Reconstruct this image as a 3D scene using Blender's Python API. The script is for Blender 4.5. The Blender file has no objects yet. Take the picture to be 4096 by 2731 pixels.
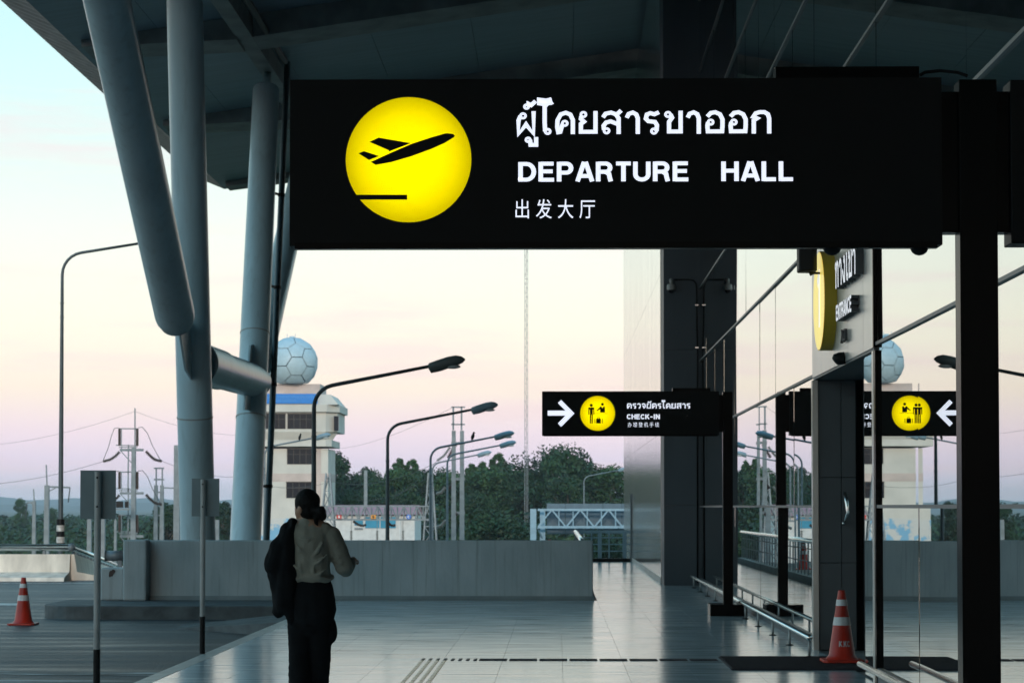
import bpy, bmesh, math, random
from mathutils import Vector, Matrix, noise as mnoise
R = math.radians
S = bpy.context.scene
C = S.collection
random.seed(7)

# ------------------------------------------------------------------ camera, sky, sun, exposure
F_PX, CX, CY = 9300.0, 2048.0, 1700.0            # photograph's focal length and principal point (4096 px wide frame)
PITCH, YAW, EYE = R(2.0), math.atan(181 * math.cos(R(2.0)) / 9300.0), 1.54
cam_d = bpy.data.cameras.new('camera')
cam = bpy.data.objects.new('camera', cam_d); C.objects.link(cam)
cam.location = (0, 0, EYE)
cam.rotation_euler = (math.pi / 2 + PITCH, 0, YAW)
cam_d.sensor_width = 36.0
cam_d.lens = F_PX / 4096 * 36.0
cam_d.shift_y = (CY - 1365.5) / 4096
cam_d.clip_start, cam_d.clip_end = 0.1, 12000
cam_d.dof.use_dof = True
cam_d.dof.focus_distance = 10.5
cam_d.dof.aperture_fstop = 15
S.camera = cam

W = bpy.data.worlds.new('World'); S.world = W; W.use_nodes = True
def build_sky():
    nt = W.node_tree; N = nt.nodes; L = nt.links
    for n in list(N): N.remove(n)
    out = N.new('ShaderNodeOutputWorld'); add = N.new('ShaderNodeAddShader')
    b1 = N.new('ShaderNodeBackground'); b2 = N.new('ShaderNodeBackground')
    sky = N.new('ShaderNodeTexSky'); sky.sky_type = 'NISHITA'; sky.sun_disc = False
    sky.sun_elevation = R(14); sky.sun_rotation = R(180); sky.air_density = 1.0; sky.dust_density = 1.5
    b2.inputs['Strength'].default_value = 0.006
    L.new(sky.outputs[0], b2.inputs['Color'])
    tc = N.new('ShaderNodeTexCoord'); sep = N.new('ShaderNodeSeparateXYZ')
    L.new(tc.outputs['Generated'], sep.inputs[0])
    ramp = N.new('ShaderNodeValToRGB'); cr = ramp.color_ramp
    def lin(c): return tuple(((v / 255 + .055) / 1.055) ** 2.4 if v > 10 else v / 255 / 12.92 for v in c) + (1,)
    stops = [(0.0, (212, 216, 232)), (0.005, (224, 222, 238)), (0.018, (236, 220, 238)), (0.032, (247, 226, 234)),
             (0.05, (255, 238, 221)), (0.078, (254, 249, 230)), (0.115, (245, 251, 239)), (0.16, (222, 248, 243)),
             (0.215, (200, 243, 247)), (0.36, (186, 238, 252)), (0.65, (118, 204, 240)), (1.0, (70, 160, 212))]
    while len(cr.elements) < len(stops): cr.elements.new(0.5)
    for e, (p, c) in zip(cr.elements, stops): e.position = p; e.color = lin(c)
    L.new(sep.outputs['Z'], ramp.inputs['Fac'])
    mp = N.new('ShaderNodeMapping'); mp.inputs['Scale'].default_value = (4, 4, 42)
    nz = N.new('ShaderNodeTexNoise'); nz.inputs['Scale'].default_value = 1.6; nz.inputs['Detail'].default_value = 7
    nz.inputs['Roughness'].default_value = 0.55
    L.new(tc.outputs['Generated'], mp.inputs[0]); L.new(mp.outputs[0], nz.inputs['Vector'])
    mr = N.new('ShaderNodeMapRange'); mr.inputs['From Min'].default_value = 0.52; mr.inputs['From Max'].default_value = 0.68
    mr.inputs['To Max'].default_value = 0.42
    L.new(nz.outputs['Fac'], mr.inputs['Value'])
    mix = N.new('ShaderNodeMix'); mix.data_type = 'RGBA'
    L.new(mr.outputs[0], mix.inputs[0]); L.new(ramp.outputs[0], mix.inputs[6]); mix.inputs[7].default_value = lin((246, 218, 222))
    L.new(mix.outputs[2], b1.inputs['Color']); b1.inputs['Strength'].default_value = 1.06
    L.new(b1.outputs[0], add.inputs[0]); L.new(b2.outputs[0], add.inputs[1]); L.new(add.outputs[0], out.inputs['Surface'])
build_sky()
sun_d = bpy.data.lights.new('sun', 'SUN'); sun_d.energy = 1.8; sun_d.angle = R(10); sun_d.color = (1.0, 0.87, 0.76)
sun = bpy.data.objects.new('sun', sun_d); C.objects.link(sun)
sun.rotation_euler = Vector((0.02, 0.97, -0.245)).to_track_quat('-Z', 'Y').to_euler()
sun.location = (-20, -120, 40)
vs = S.view_settings
vs.view_transform = 'Standard'; vs.look = 'None'; vs.gamma = 1; vs.use_curve_mapping = False; vs.exposure = 0.05
S.cycles.max_bounces = 8; S.cycles.glossy_bounces = 4; S.cycles.diffuse_bounces = 4; S.cycles.volume_bounces = 0
S.cycles.caustics_reflective = False; S.cycles.caustics_refractive = False
S.cycles.use_denoising = True; S.cycles.sample_clamp_indirect = 6

# ------------------------------------------------------------------ calibration helpers (photograph pixel -> point of the place)
_F = Vector((-math.sin(YAW) * math.cos(PITCH), math.cos(YAW) * math.cos(PITCH), math.sin(PITCH)))
_R = Vector((math.cos(YAW), math.sin(YAW), 0)); _U = _R.cross(_F)
def _ray(px, py): return _F + _R * ((px - CX) / F_PX) + _U * ((CY - py) / F_PX)
def at(px, py, Y):
    d = _ray(px, py); return Vector((0, 0, EYE)) + d * (Y / d.y)
def on_x(px, py, X):
    d = _ray(px, py); return Vector((0, 0, EYE)) + d * (X / d.x)
def on_z(px, py, z):
    d = _ray(px, py); return Vector((0, 0, EYE)) + d * ((z - EYE) / d.z)

# ------------------------------------------------------------------ materials
def mat(name, col, rough=.6, metal=0.0, var=.12, vscale=3.0, stretch=(1, 1, 1), bump=0.0, bscale=20.0, bstretch=None,
        spec=.5, emit=None, estr=1.0, col2=None, coat=0.0, detail=5, lo=.35, hi=.65, rvar=0.0, drip=0.0, dstretch=(7, 7, .35)):
    m = bpy.data.materials.new(name); m.use_nodes = True
    N = m.node_tree.nodes; L = m.node_tree.links; p = N['Principled BSDF']
    p.inputs['Roughness'].default_value = rough; p.inputs['Metallic'].default_value = metal
    p.inputs['Specular IOR Level'].default_value = spec; p.inputs['Coat Weight'].default_value = coat
    p.inputs['Base Color'].default_value = (*col, 1)
    if emit:
        p.inputs['Emission Color'].default_value = (*emit, 1); p.inputs['Emission Strength'].default_value = estr
    tc = N.new('ShaderNodeTexCoord')
    if var > 0 or col2:
        mp = N.new('ShaderNodeMapping'); mp.inputs['Scale'].default_value = stretch
        nz = N.new('ShaderNodeTexNoise'); nz.inputs['Scale'].default_value = vscale; nz.inputs['Detail'].default_value = detail
        cr = N.new('ShaderNodeValToRGB'); e = cr.color_ramp.elements
        e[0].position = lo; e[1].position = hi
        e[0].color = (*[c * (1 - var) for c in col], 1)
        e[1].color = (*(col2 or [min(1, c * (1 + var)) for c in col]), 1)
        L.new(tc.outputs['Object'], mp.inputs[0]); L.new(mp.outputs[0], nz.inputs['Vector'])
        L.new(nz.outputs['Fac'], cr.inputs['Fac']); L.new(cr.outputs[0], p.inputs['Base Color'])
        if drip:
            m3 = N.new('ShaderNodeMapping'); m3.inputs['Scale'].default_value = dstretch
            n3 = N.new('ShaderNodeTexNoise'); n3.inputs['Scale'].default_value = 1.5; n3.inputs['Detail'].default_value = 6; n3.inputs['Roughness'].default_value = .65
            c3 = N.new('ShaderNodeValToRGB'); c3.color_ramp.elements[0].position = .52; c3.color_ramp.elements[1].position = .72
            c3.color_ramp.elements[0].color = (1, 1, 1, 1); c3.color_ramp.elements[1].color = (1 - drip, 1 - drip, 1 - drip * 1.05, 1)
            mx = N.new('ShaderNodeMix'); mx.data_type = 'RGBA'; mx.blend_type = 'MULTIPLY'; mx.inputs[0].default_value = 1
            L.new(tc.outputs['Object'], m3.inputs[0]); L.new(m3.outputs[0], n3.inputs['Vector']); L.new(n3.outputs['Fac'], c3.inputs['Fac'])
            L.new(cr.outputs[0], mx.inputs[6]); L.new(c3.outputs[0], mx.inputs[7]); L.new(mx.outputs[2], p.inputs['Base Color'])
        if rvar:
            mr = N.new('ShaderNodeMapRange'); mr.inputs['To Min'].default_value = max(0, rough - rvar); mr.inputs['To Max'].default_value = rough + rvar
            mr.inputs['From Min'].default_value = .3; mr.inputs['From Max'].default_value = .7
            L.new(nz.outputs['Fac'], mr.inputs['Value']); L.new(mr.outputs[0], p.inputs['Roughness'])
    if bump > 0:
        mp2 = N.new('ShaderNodeMapping'); mp2.inputs['Scale'].default_value = bstretch or stretch
        n2 = N.new('ShaderNodeTexNoise'); n2.inputs['Scale'].default_value = bscale; n2.inputs['Detail'].default_value = 3
        b = N.new('ShaderNodeBump'); b.inputs['Strength'].default_value = bump; b.inputs['Distance'].default_value = .02
        L.new(tc.outputs['Object'], mp2.inputs[0]); L.new(mp2.outputs[0], n2.inputs['Vector'])
        L.new(n2.outputs['Fac'], b.inputs['Height']); L.new(b.outputs[0], p.inputs['Normal'])
    return m
M = {}
M['asphalt'] = mat('asphalt', (.03, .036, .042), .5, var=.3, vscale=1.3, stretch=(.22, 1.7, 1), bump=.9, bscale=45, bstretch=(1, 1, 1), col2=(.13, .14, .15), detail=12, lo=.44, hi=.72, rvar=.15, drip=.5, dstretch=(.5, 2.5, 1))
M['line'] = mat('road_paint', (.6, .6, .58), .6, var=.3, vscale=9)
M['tile'] = mat('porcelain_tile', (.6, .71, .76), .155, var=.08, vscale=2.0, stretch=(.5, 3, 1), bump=.05, bscale=1.3, bstretch=(.3, 3.4, 1), rvar=.05, spec=1.0)
M['grout'] = mat('grout', (.2, .2, .2), .8)
M['edge_stone'] = mat('edge_stone', (.5, .5, .48), .4, var=.2, vscale=5)
M['concrete'] = mat('painted_concrete', (.38, .45, .47), .8, var=.1, vscale=1.6, stretch=(1.3, 1.3, .5), col2=(.46, .52, .535), bump=.25, bscale=14, detail=9, lo=.3, hi=.62, drip=.34, dstretch=(9, 9, .3))
M['kerb'] = mat('kerb_concrete', (.1, .115, .12), .75, var=.3, vscale=3, bump=.3, bscale=25, drip=.3, dstretch=(3, 3, 3))
M['concrete_pale'] = mat('pale_concrete', (.8, .75, .66), .8, var=.16, vscale=2, stretch=(2, 2, .6), bump=.15)
M['concrete_pole'] = mat('pole_concrete', (.22, .25, .265), .8, var=.15, vscale=3)
M['steel_white'] = mat('white_steel', (.52, .68, .74), .3, var=.06, vscale=1.6, stretch=(1, 1, .4), detail=8, drip=.16, dstretch=(5, 5, .25))
M['soffit'] = mat('soffit_sheet', (.25, .34, .41), .42, var=.1, vscale=1.2, stretch=(.3, 4, 1), bump=.12, bscale=3, bstretch=(.15, 5, 1))
M['beam'] = mat('beam_steel', (.27, .28, .28), .55, var=.25, vscale=1.5)
M['eave'] = mat('eave_sheet', (.55, .53, .52), .4, var=.1)
M['black_metal'] = mat('black_metal', (.0012, .0022, .0026), .22, var=.2, vscale=4, spec=.04)
M['black_panel'] = mat('black_panel', (.0015, .0032, .0038), .45, var=0, spec=.1)
M['dark_clad'] = mat('dark_cladding', (.06, .085, .105), .5, var=.12, vscale=1.2, stretch=(1, 1, .4))
M['jamb'] = mat('jamb_cladding', (.08, .098, .108), .45, var=.1, vscale=1.5)
M['alu'] = mat('aluminium_panel', (.68, .68, .65), .3, metal=.55, var=.06, vscale=1.0)
M['steel'] = mat('stainless_steel', (.8, .82, .82), .24, metal=1.0, var=.06, vscale=8)
M['clad_wall'] = mat('ribbed_cladding', (.72, .72, .7), .12, metal=.8, drip=.4, dstretch=(1, 9, .12), var=.22, vscale=1.4, stretch=(1, 5.5, .12), bump=.1, bscale=3.0, bstretch=(1, 7, .03), detail=9)
M['yellow'] = mat('yellow_light', (.8, .62, .0), .35, var=0, emit=(1.0, .86, .0), estr=.95)
M['yellow_side'] = mat('yellow_paint', (.5, .36, .02), .45, var=.05)
M['yellow_face'] = mat('pale_yellow_acrylic', (.85, .68, .16), .35, var=0, emit=(1.0, .78, .16), estr=.6)
M['white_light'] = mat('white_letter_light', (.8, .8, .85), .4, var=0, emit=(.82, .86, 1.0), estr=.95)
M['white_letter'] = mat('white_letter', (.85, .85, .86), .4, var=0, emit=(.9, .93, 1.0), estr=.55)
M['letter_side'] = mat('letter_side', (.05, .055, .06), .5)
M['cone'] = mat('cone_plastic', (.52, .03, .012), .42, var=.22, vscale=5, stretch=(1, 1, .5))
M['cone_band'] = mat('cone_reflector', (.62, .66, .68), .35, var=.15, vscale=6)
M['rubber'] = mat('mat_rubber', (.02, .02, .028), .75, var=.3, vscale=12, bump=.4, bscale=40)
M['tactile_dark_reflection'] = mat('tactile_dark_reflection', (.018, .018, .03), .55, var=.2)  # steel bars coloured dark to stand in for the parapet's reflection
M['tactile_tan_reflection'] = mat('tactile_steel', (.6, .5, .36), .3, metal=.9, var=.15)  # same steel in tan, the sky's reflection put into its colour
M['sign_back'] = mat('sign_back', (.21, .265, .28), .55, metal=.0, var=.1, vscale=4)
M['sign_post'] = mat('sign_post', (.34, .36, .36), .45, metal=.3, var=.15)
M['black_paint'] = mat('black_paint', (.006, .0075, .0085), .5, spec=.2)
M['skin'] = mat('skin', (.34, .19, .12), .5, var=.05)
M['hair'] = mat('hair', (.004, .0032, .003), .7, var=.3, vscale=30, bump=.3, bscale=60, bstretch=(1, 1, .2), spec=.15)
M['shirt'] = mat('beige_cloth', (.24, .225, .18), .9, var=.1, vscale=6, bump=.35, bscale=14)
M['black_cloth'] = mat('black_cloth', (.0075, .008, .009), .95, var=.3, vscale=6, bump=.3, bscale=10, spec=.15)
M['tower_wall'] = mat('tower_plaster', (.6, .58, .53), .85, var=.08, vscale=.5)
M['tower_pink'] = mat('pink_plaster', (.55, .46, .42), .85, var=.12, vscale=.6)
M['mural'] = mat('blue_mural', (.58, .58, .56), .85, var=.0, vscale=.9, col2=(.2, .42, .6), lo=.5, hi=.56)
M['radome'] = mat('radome_skin', (.42, .56, .63), .5, var=.05)
M['radome_seam'] = mat('radome_seam', (.24, .34, .4), .6)
M['window'] = mat('dark_window', (.012, .013, .018), .15, var=.2, spec=.2)
M['window_frame'] = mat('bronze_frame', (.045, .034, .026), .5)
M['blue_sign'] = mat('blue_banner', (.01, .2, .62), .6, var=.05)
M['blue_text'] = mat('faint_lettering', (.06, .3, .7), .6, var=0)
M['pink_roof'] = mat('pink_roof', (.42, .2, .22), .75, var=.1, vscale=2)
M['blue_wall'] = mat('blue_tarpaulin', (.05, .27, .42), .8, var=.12, vscale=1.5)
M['white_wall'] = mat('white_wall', (.62, .64, .64), .85, var=.08)
M['galv'] = mat('galvanised_steel', (.15, .19, .215), .5, metal=.2, var=.15)
M['gantry_blue'] = mat('pale_blue_paint', (.27, .43, .53), .5, var=.1)
M['panel_back'] = mat('panel_back', (.1, .16, .2), .6, var=.1)
M['lamp_pole'] = mat('lamp_pole_paint', (.07, .1, .115), .5, metal=.1, var=.15)
M['lamp_head'] = mat('lamp_head_grey', (.2, .3, .36), .5, var=.1)
M['insulator'] = mat('insulator_glaze', (.05, .035, .03), .35)
M['insulator_grey'] = mat('insulator_grey', (.2, .22, .22), .4)
M['wire'] = mat('wire', (.06, .07, .08), .6)
M['bark'] = mat('bark', (.08, .065, .05), .9, var=.3, vscale=4, stretch=(1, 1, .3))
M['leaf_a'] = mat('leaf_dark', (.006, .025, .009), .65, var=.45, vscale=.22, col2=(.02, .064, .016))
M['leaf_b'] = mat('leaf_mid', (.014, .046, .012), .65, var=.4, vscale=.3, col2=(.042, .1, .022))
M['ground'] = mat('grass_ground', (.04, .06, .03), .95, var=.35, vscale=.02, col2=(.075, .085, .045), detail=10)
M['hill'] = mat('hill_forest', (.035, .05, .035), .95, var=.3, vscale=.01)
M['red_plate'] = mat('red_plate', (.5, .03, .03), .5); M['orange_plate'] = mat('orange_plate', (.7, .28, .02), .5); M['blue_plate'] = mat('blue_plate', (.02, .15, .55), .5)
M['plate_text'] = mat('plate_lettering', (.8, .8, .8), .5, var=0)
M['cctv'] = mat('cctv_plastic', (.45, .47, .46), .4)
M['deck_soffit'] = mat('deck_concrete', (.3, .3, .29), .85)
M['cladding_black_glass'] = mat('door_glass', (.015, .017, .018), .06, spec=.8, var=0)
M['stone_dark'] = mat('stain_paint', (.06, .04, .035), .8)
M['mullion'] = mat('mullion_aluminium', (.17, .18, .185), .45, metal=.5, var=.05)
def glass_mat():
    m = bpy.data.materials.new('coated_glass'); m.use_nodes = True
    N = m.node_tree.nodes; L = m.node_tree.links
    for n in list(N): N.remove(n)
    out = N.new('ShaderNodeOutputMaterial'); mix = N.new('ShaderNodeMixShader')
    d = N.new('ShaderNodeBsdfPrincipled'); d.inputs['Base Color'].default_value = (.012, .014, .016, 1); d.inputs['Roughness'].default_value = .5; d.inputs['Specular IOR Level'].default_value = 0
    g = N.new('ShaderNodeBsdfGlossy'); g.inputs['Roughness'].default_value = .0; g.inputs['Color'].default_value = (.93, .95, .94, 1)
    fr = N.new('ShaderNodeMapRange'); fr.inputs['To Min'].default_value = .3; fr.inputs['To Max'].default_value = .97
    lw = N.new('ShaderNodeLayerWeight'); lw.inputs['Blend'].default_value = .5; L.new(lw.outputs['Facing'], fr.inputs['Value'])
    tc = N.new('ShaderNodeTexCoord'); mp = N.new('ShaderNodeMapping'); mp.inputs['Scale'].default_value = (1, .5, .5)
    nz = N.new('ShaderNodeTexNoise'); nz.inputs['Scale'].default_value = .8; nz.inputs['Detail'].default_value = 0
    b = N.new('ShaderNodeBump'); b.inputs['Strength'].default_value = .01; b.inputs['Distance'].default_value = .02
    L.new(tc.outputs['Object'], mp.inputs[0]); L.new(mp.outputs[0], nz.inputs['Vector']); L.new(nz.outputs['Fac'], b.inputs['Height'])
    L.new(b.outputs[0], g.inputs['Normal'])
    L.new(fr.outputs[0], mix.inputs[0]); L.new(d.outputs[0], mix.inputs[1]); L.new(g.outputs[0], mix.inputs[2]); L.new(mix.outputs[0], out.inputs[0])
    return m
M['glass'] = glass_mat()

# ------------------------------------------------------------------ object helpers
def wloc(o):
    v = Vector((0, 0, 0))
    while o is not None: v += o.location; o = o.parent
    return v
def tag(o, label=None, cat=None, group=None, kind=None):
    if label: o['label'] = label
    if cat: o['category'] = cat
    if group: o['group'] = group
    if kind: o['kind'] = kind
    return o
def thing(name, label, cat, loc=(0, 0, 0), group=None, kind=None):
    o = bpy.data.objects.new(name, None); o.empty_display_size = .2; C.objects.link(o); o.location = loc
    return tag(o, label, cat, group, kind)
def link_mesh(name, me, parent=None, m=None):
    o = bpy.data.objects.new(name, me); C.objects.link(o)
    if m: me.materials.append(m)
    if parent is not None: o.parent = parent
    return o
def copy_tree(o, parent=None):
    c = o.copy(); C.objects.link(c); c.parent = parent
    for ch in o.children: copy_tree(ch, c)
    return c
class MB:
    def __init__(s): s.v = []; s.f = []
    def add(s, vs, fs):
        b = len(s.v); s.v += [Vector(v) for v in vs]; s.f += [tuple(i + b for i in f) for f in fs]; return s
    def box(s, x0, x1, y0, y1, z0, z1):
        return s.add([(x0, y0, z0), (x1, y0, z0), (x1, y1, z0), (x0, y1, z0), (x0, y0, z1), (x1, y0, z1), (x1, y1, z1), (x0, y1, z1)],
                     [(0, 3, 2, 1), (4, 5, 6, 7), (0, 1, 5, 4), (1, 2, 6, 5), (2, 3, 7, 6), (3, 0, 4, 7)])
    def hexa(s, p):   # eight corners, bottom loop then top loop
        return s.add(p, [(0, 3, 2, 1), (4, 5, 6, 7), (0, 1, 5, 4), (1, 2, 6, 5), (2, 3, 7, 6), (3, 0, 4, 7)])
    def bar(s, a, b, w, h=None, up=(0, 0, 1)):
        a, b = Vector(a), Vector(b); d = (b - a).normalized(); u = Vector(up)
        if abs(d.dot(u)) > .99: u = Vector((0, 1, 0))
        x = d.cross(u).normalized(); y = x.cross(d); h = h or w
        q = []
        for p in (a, b):
            for sx, sy in ((-1, -1), (1, -1), (1, 1), (-1, 1)): q.append(p + x * (sx * w / 2) + y * (sy * h / 2))
        return s.add(q, [(0, 1, 2, 3), (7, 6, 5, 4), (0, 4, 5, 1), (1, 5, 6, 2), (2, 6, 7, 3), (3, 7, 4, 0)])
    def tube(s, pts, rs, n=10, cap=True):
        pts = [Vector(p) for p in pts]
        if not isinstance(rs, (list, tuple)): rs = [rs] * len(pts)
        u = None; rings = []
        for i, p in enumerate(pts):
            d = (pts[min(i + 1, len(pts) - 1)] - pts[max(i - 1, 0)]).normalized()
            if u is None:
                u = d.cross(Vector((0, 0, 1)))
                if u.length < .05: u = d.cross(Vector((0, 1, 0)))
            u = (u - d * u.dot(d)).normalized(); w = d.cross(u)
            rings.append([p + (u * math.cos(2 * math.pi * k / n) + w * math.sin(2 * math.pi * k / n)) * rs[i] for k in range(n)])
        vs = [q for r in rings for q in r]; fs = []
        for i in range(len(pts) - 1):
            for k in range(n): fs.append((i * n + k, i * n + (k + 1) % n, (i + 1) * n + (k + 1) % n, (i + 1) * n + k))
        if cap: fs.append(tuple(range(n - 1, -1, -1))); fs.append(tuple(range((len(pts) - 1) * n, len(pts) * n)))
        return s.add(vs, fs)
    def lathe(s, prof, c=(0, 0, 0), n=20):   # profile of (r, z) round the z axis
        c = Vector(c); vs = []; fs = []
        for r, z in prof:
            for k in range(n): vs.append(c + Vector((r * math.cos(2 * math.pi * k / n), r * math.sin(2 * math.pi * k / n), z)))
        for i in range(len(prof) - 1):
            for k in range(n): fs.append((i * n + k, i * n + (k + 1) % n, (i + 1) * n + (k + 1) % n, (i + 1) * n + k))
        fs.append(tuple(range(n - 1, -1, -1))); fs.append(tuple(range((len(prof) - 1) * n, len(prof) * n)))
        return s.add(vs, fs)
    def prism(s, poly, off):     # closed polygon of 3-D points, swept by off
        n = len(poly); off = Vector(off); vs = [Vector(p) for p in poly] + [Vector(p) + off for p in poly]
        fs = [tuple(range(n)), tuple(range(2 * n - 1, n - 1, -1))]
        for k in range(n): fs.append((k, k + n, (k + 1) % n + n, (k + 1) % n))
        return s.add(vs, fs)
    def face(s, poly): return s.add(poly, [tuple(range(len(poly)))])
    def ell(s, c, r, n=12, rot=None):
        c = Vector(c); vs = []; fs = []; m = n // 2 + 1
        for i in range(m + 1):
            t = math.pi * i / m
            for k in range(n):
                a = 2 * math.pi * k / n; v = Vector((r[0] * math.sin(t) * math.cos(a), r[1] * math.sin(t) * math.sin(a), r[2] * math.cos(t)))
                if rot is not None: v = rot @ v
                vs.append(c + v)
        for i in range(m):
            for k in range(n): fs.append((i * n + k, (i + 1) * n + k, (i + 1) * n + (k + 1) % n, i * n + (k + 1) % n))
        return s.add(vs, fs)
    def mesh(s, name, off=Vector((0, 0, 0)), smooth=False, normals=True):
        me = bpy.data.meshes.new(name); me.from_pydata([v - off for v in s.v], [], s.f)
        if normals:
            bm = bmesh.new(); bm.from_mesh(me); bmesh.ops.recalc_face_normals(bm, faces=bm.faces); bm.to_mesh(me); bm.free()
        if smooth:
            for p in me.polygons: p.use_smooth = True
        me.update(); return me
    def build(s, name, m, parent=None, smooth=False, bevel=0, normals=True, auto=None):
        off = wloc(parent) if parent is not None else Vector((0, 0, 0))
        me = s.mesh(name, off, smooth, normals); o = link_mesh(name, me, parent, m)
        if bevel:
            b = o.modifiers.new('bevel', 'BEVEL'); b.width = bevel; b.segments = 2; b.limit_method = 'ANGLE'
        if auto:
            me.set_sharp_from_angle(angle=R(auto))
        return o
def struct(o): o['kind'] = 'structure'; return o

# ------------------------------------------------------------------ ground, hills, decks
WX0, WX1 = -3.55, 2.80          # tiled walkway
ROAD_Z = -0.21
GZ = -5.5
mb = MB(); mb.face([(-5000, -800, GZ), (5000, -800, GZ), (5000, 9000, GZ), (-5000, 9000, GZ)])
struct(mb.build('ground', M['ground']))
def hill_strip(Y, base, amp, seed, x0, x1, thick):
    mb = MB(); n = 120; vs = []; fs = []
    for i in range(n + 1):
        x = x0 + (x1 - x0) * i / n
        h = base + amp * (mnoise.noise(Vector((x * .004, seed, 0))) + .5 * mnoise.noise(Vector((x * .013, seed, 3))) + .2 * mnoise.noise(Vector((x * .06, seed, 5))))
        vs += [(x, Y - thick, GZ - .5), (x, Y, h), (x, Y + thick, GZ - .5)]
    for i in range(n):
        a = i * 3; fs += [(a, a + 3, a + 4, a + 1), (a + 1, a + 4, a + 5, a + 2)]
    mb.add(vs, fs); return struct(mb.build('hills', M['hill'], smooth=True))
hill_strip(3600, 6, 8, 1.3, -1800, 1200, 250)
hill_strip(4600, 13, 14, 4.1, -2100, 1400, 300)

mb = MB(); mb.prism([(-40, -45, ROAD_Z), (-3.7, -45, ROAD_Z), (-3.7, 38.62, ROAD_Z), (-7.75, 38.62, ROAD_Z), (-9.6, 57.5, ROAD_Z), (-40, 57.5, ROAD_Z)], (0, 0, -.7))
struct(mb.build('road', M['asphalt']))
def road_mark(poly, z=ROAD_Z + .004):
    mb = MB(); mb.face([(x, y, z) for x, y in poly]); struct(mb.build('road_marking', M['line']))
road_mark([(-30, 52.9), (-10.4, 52.9), (-10.4, 53.12), (-30, 53.12)])
a, b = on_z(-90, 2412, ROAD_Z), on_z(64, 2421, ROAD_Z)
road_mark([(a.x, b.y), (b.x, b.y), (b.x - .1, a.y), (a.x, a.y)])
# worn crosswise paint strips of the drop-off lane, nearly rubbed away
M['worn_line'] = mat('worn_paint', (.07, .075, .08), .6, var=.0, vscale=2.2, stretch=(.6, 2, 1), col2=(.5, .52, .53), detail=12, lo=.45, hi=.6)
for i, yy in enumerate((20.3, 21.4, 22.5, 23.6, 24.8)):
    road_mark([(-9.5, yy - .35), (-3.75, yy - .8), (-3.75, yy - .3), (-9.5, yy + .15)]); C.objects[-1].data.materials[0] = M['worn_line']

walk = thing('walkway', 'glossy pale tiled terminal walkway', None, (0, 0, 0), kind='structure')
del walk['label']
mb = MB(); mb.box(-3.7, 3.6, -45, 65.2, -.75, -.012); mb.box(-7.95, -3.72, 38.0, 38.6, -.75, -.012)
mb.build('walkway_slab', M['grout'], walk)
mb = MB(); mb.box(-3.72, WX0, -45, 38.2, -.3, 0.0)
mb.build('edge_kerb', M['edge_stone'], walk, bevel=.012)
TS = .6
def tile_box(mb, x0, x1, y0, y1):
    g = .0013; t1, t2, t3 = [random.uniform(-.0007, .0007) for _ in range(3)]
    p = [(x0 + g, y0 + g, -.01), (x1 - g, y0 + g, -.01), (x1 - g, y1 - g, -.01), (x0 + g, y1 - g, -.01)]
    q = [(x0 + g, y0 + g, t1), (x1 - g, y0 + g, t2), (x1 - g, y1 - g, t2 + t3 - t1 * .3), (x0 + g, y1 - g, t3)]
    mb.hexa(p + q)
rest = MB(); ntile = 0
y = -20.0 + .02
while y < 65:
    x = WX0
    while x < WX1 - .05:
        x1 = min(x + TS, WX1)
        if 20.2 <= y + .3 and ntile < 290:
            t = MB(); tile_box(t, x, x1, y, y + TS); t.build('tile', M['tile'], walk); ntile += 1
        elif y + TS > 38.3 and x < .35: pass
        else: tile_box(rest, x, x1, y, min(y + TS, 65))
        x += TS
    y += TS
o = rest.build('tile_field', M['tile'], walk); o['kind'] = 'stuff'
# side kerb island in front of the parapet, with rounded nose
pts = [(-3.72, 36.0)]
for k in range(9):
    a = R(90 * k / 8); pts.append((-7.35 - .75 * math.sin(a), 36.75 - .75 * math.cos(a)))
pts += [(-8.1, 38.6), (-3.72, 38.6)]
mb = MB(); mb.prism([(x, y, .0) for x, y in pts], (0, 0, -.6))
struct(mb.build('kerb_island', M['kerb'], bevel=.015))
# short ramp from the road up to the walkway edge
mb = MB(); mb.hexa([(-5.5, 33.3, ROAD_Z - .3), (-3.73, 31.3, ROAD_Z - .3), (-3.73, 34.4, ROAD_Z - .3), (-5.5, 34.4, ROAD_Z - .3),
                    (-5.5, 33.3, ROAD_Z + .005), (-3.73, 31.3, -.02), (-3.73, 34.4, -.02), (-5.5, 34.4, ROAD_Z + .005)])
struct(mb.build('kerb_ramp', M['kerb']))
# tactile strips set on the walkway
def tbar(x0, x1, y0, y1, m):
    mb = MB(); h = .006; b = .005
    mb.hexa([(x0, y0, .0008), (x1, y0, .0008), (x1, y1, .0008), (x0, y1, .0008), (x0 + b, y0 + b, h), (x1 - b, y0 + b, h), (x1 - b, y1 - b, h), (x0 + b, y1 - b, h)])
    mb.build('tactile_bar', m, walk)
x = on_z(1917, 2638, 0).x
TY = on_z(1917, 2641, 0).y
for i in range(8):
    for k in range(4): tbar(x + i * .302, x + i * .302 + .28, TY + k * .075, TY + k * .075 + .04, M['tactile_dark_reflection'])
xc = on_z(1692, 2637, 0).x - .02
for i in range(8): tbar(xc + i * .0757, xc + i * .0757 + .036, TY, TY + .28, M['tactile_dark_reflection'])
for j in range(14):
    for k in range(4): tbar(xc + k * .0757, xc + k * .0757 + .036, TY - .31 - .302 * j, TY - .31 - .302 * j + .27, M['tactile_tan_reflection'])

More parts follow.
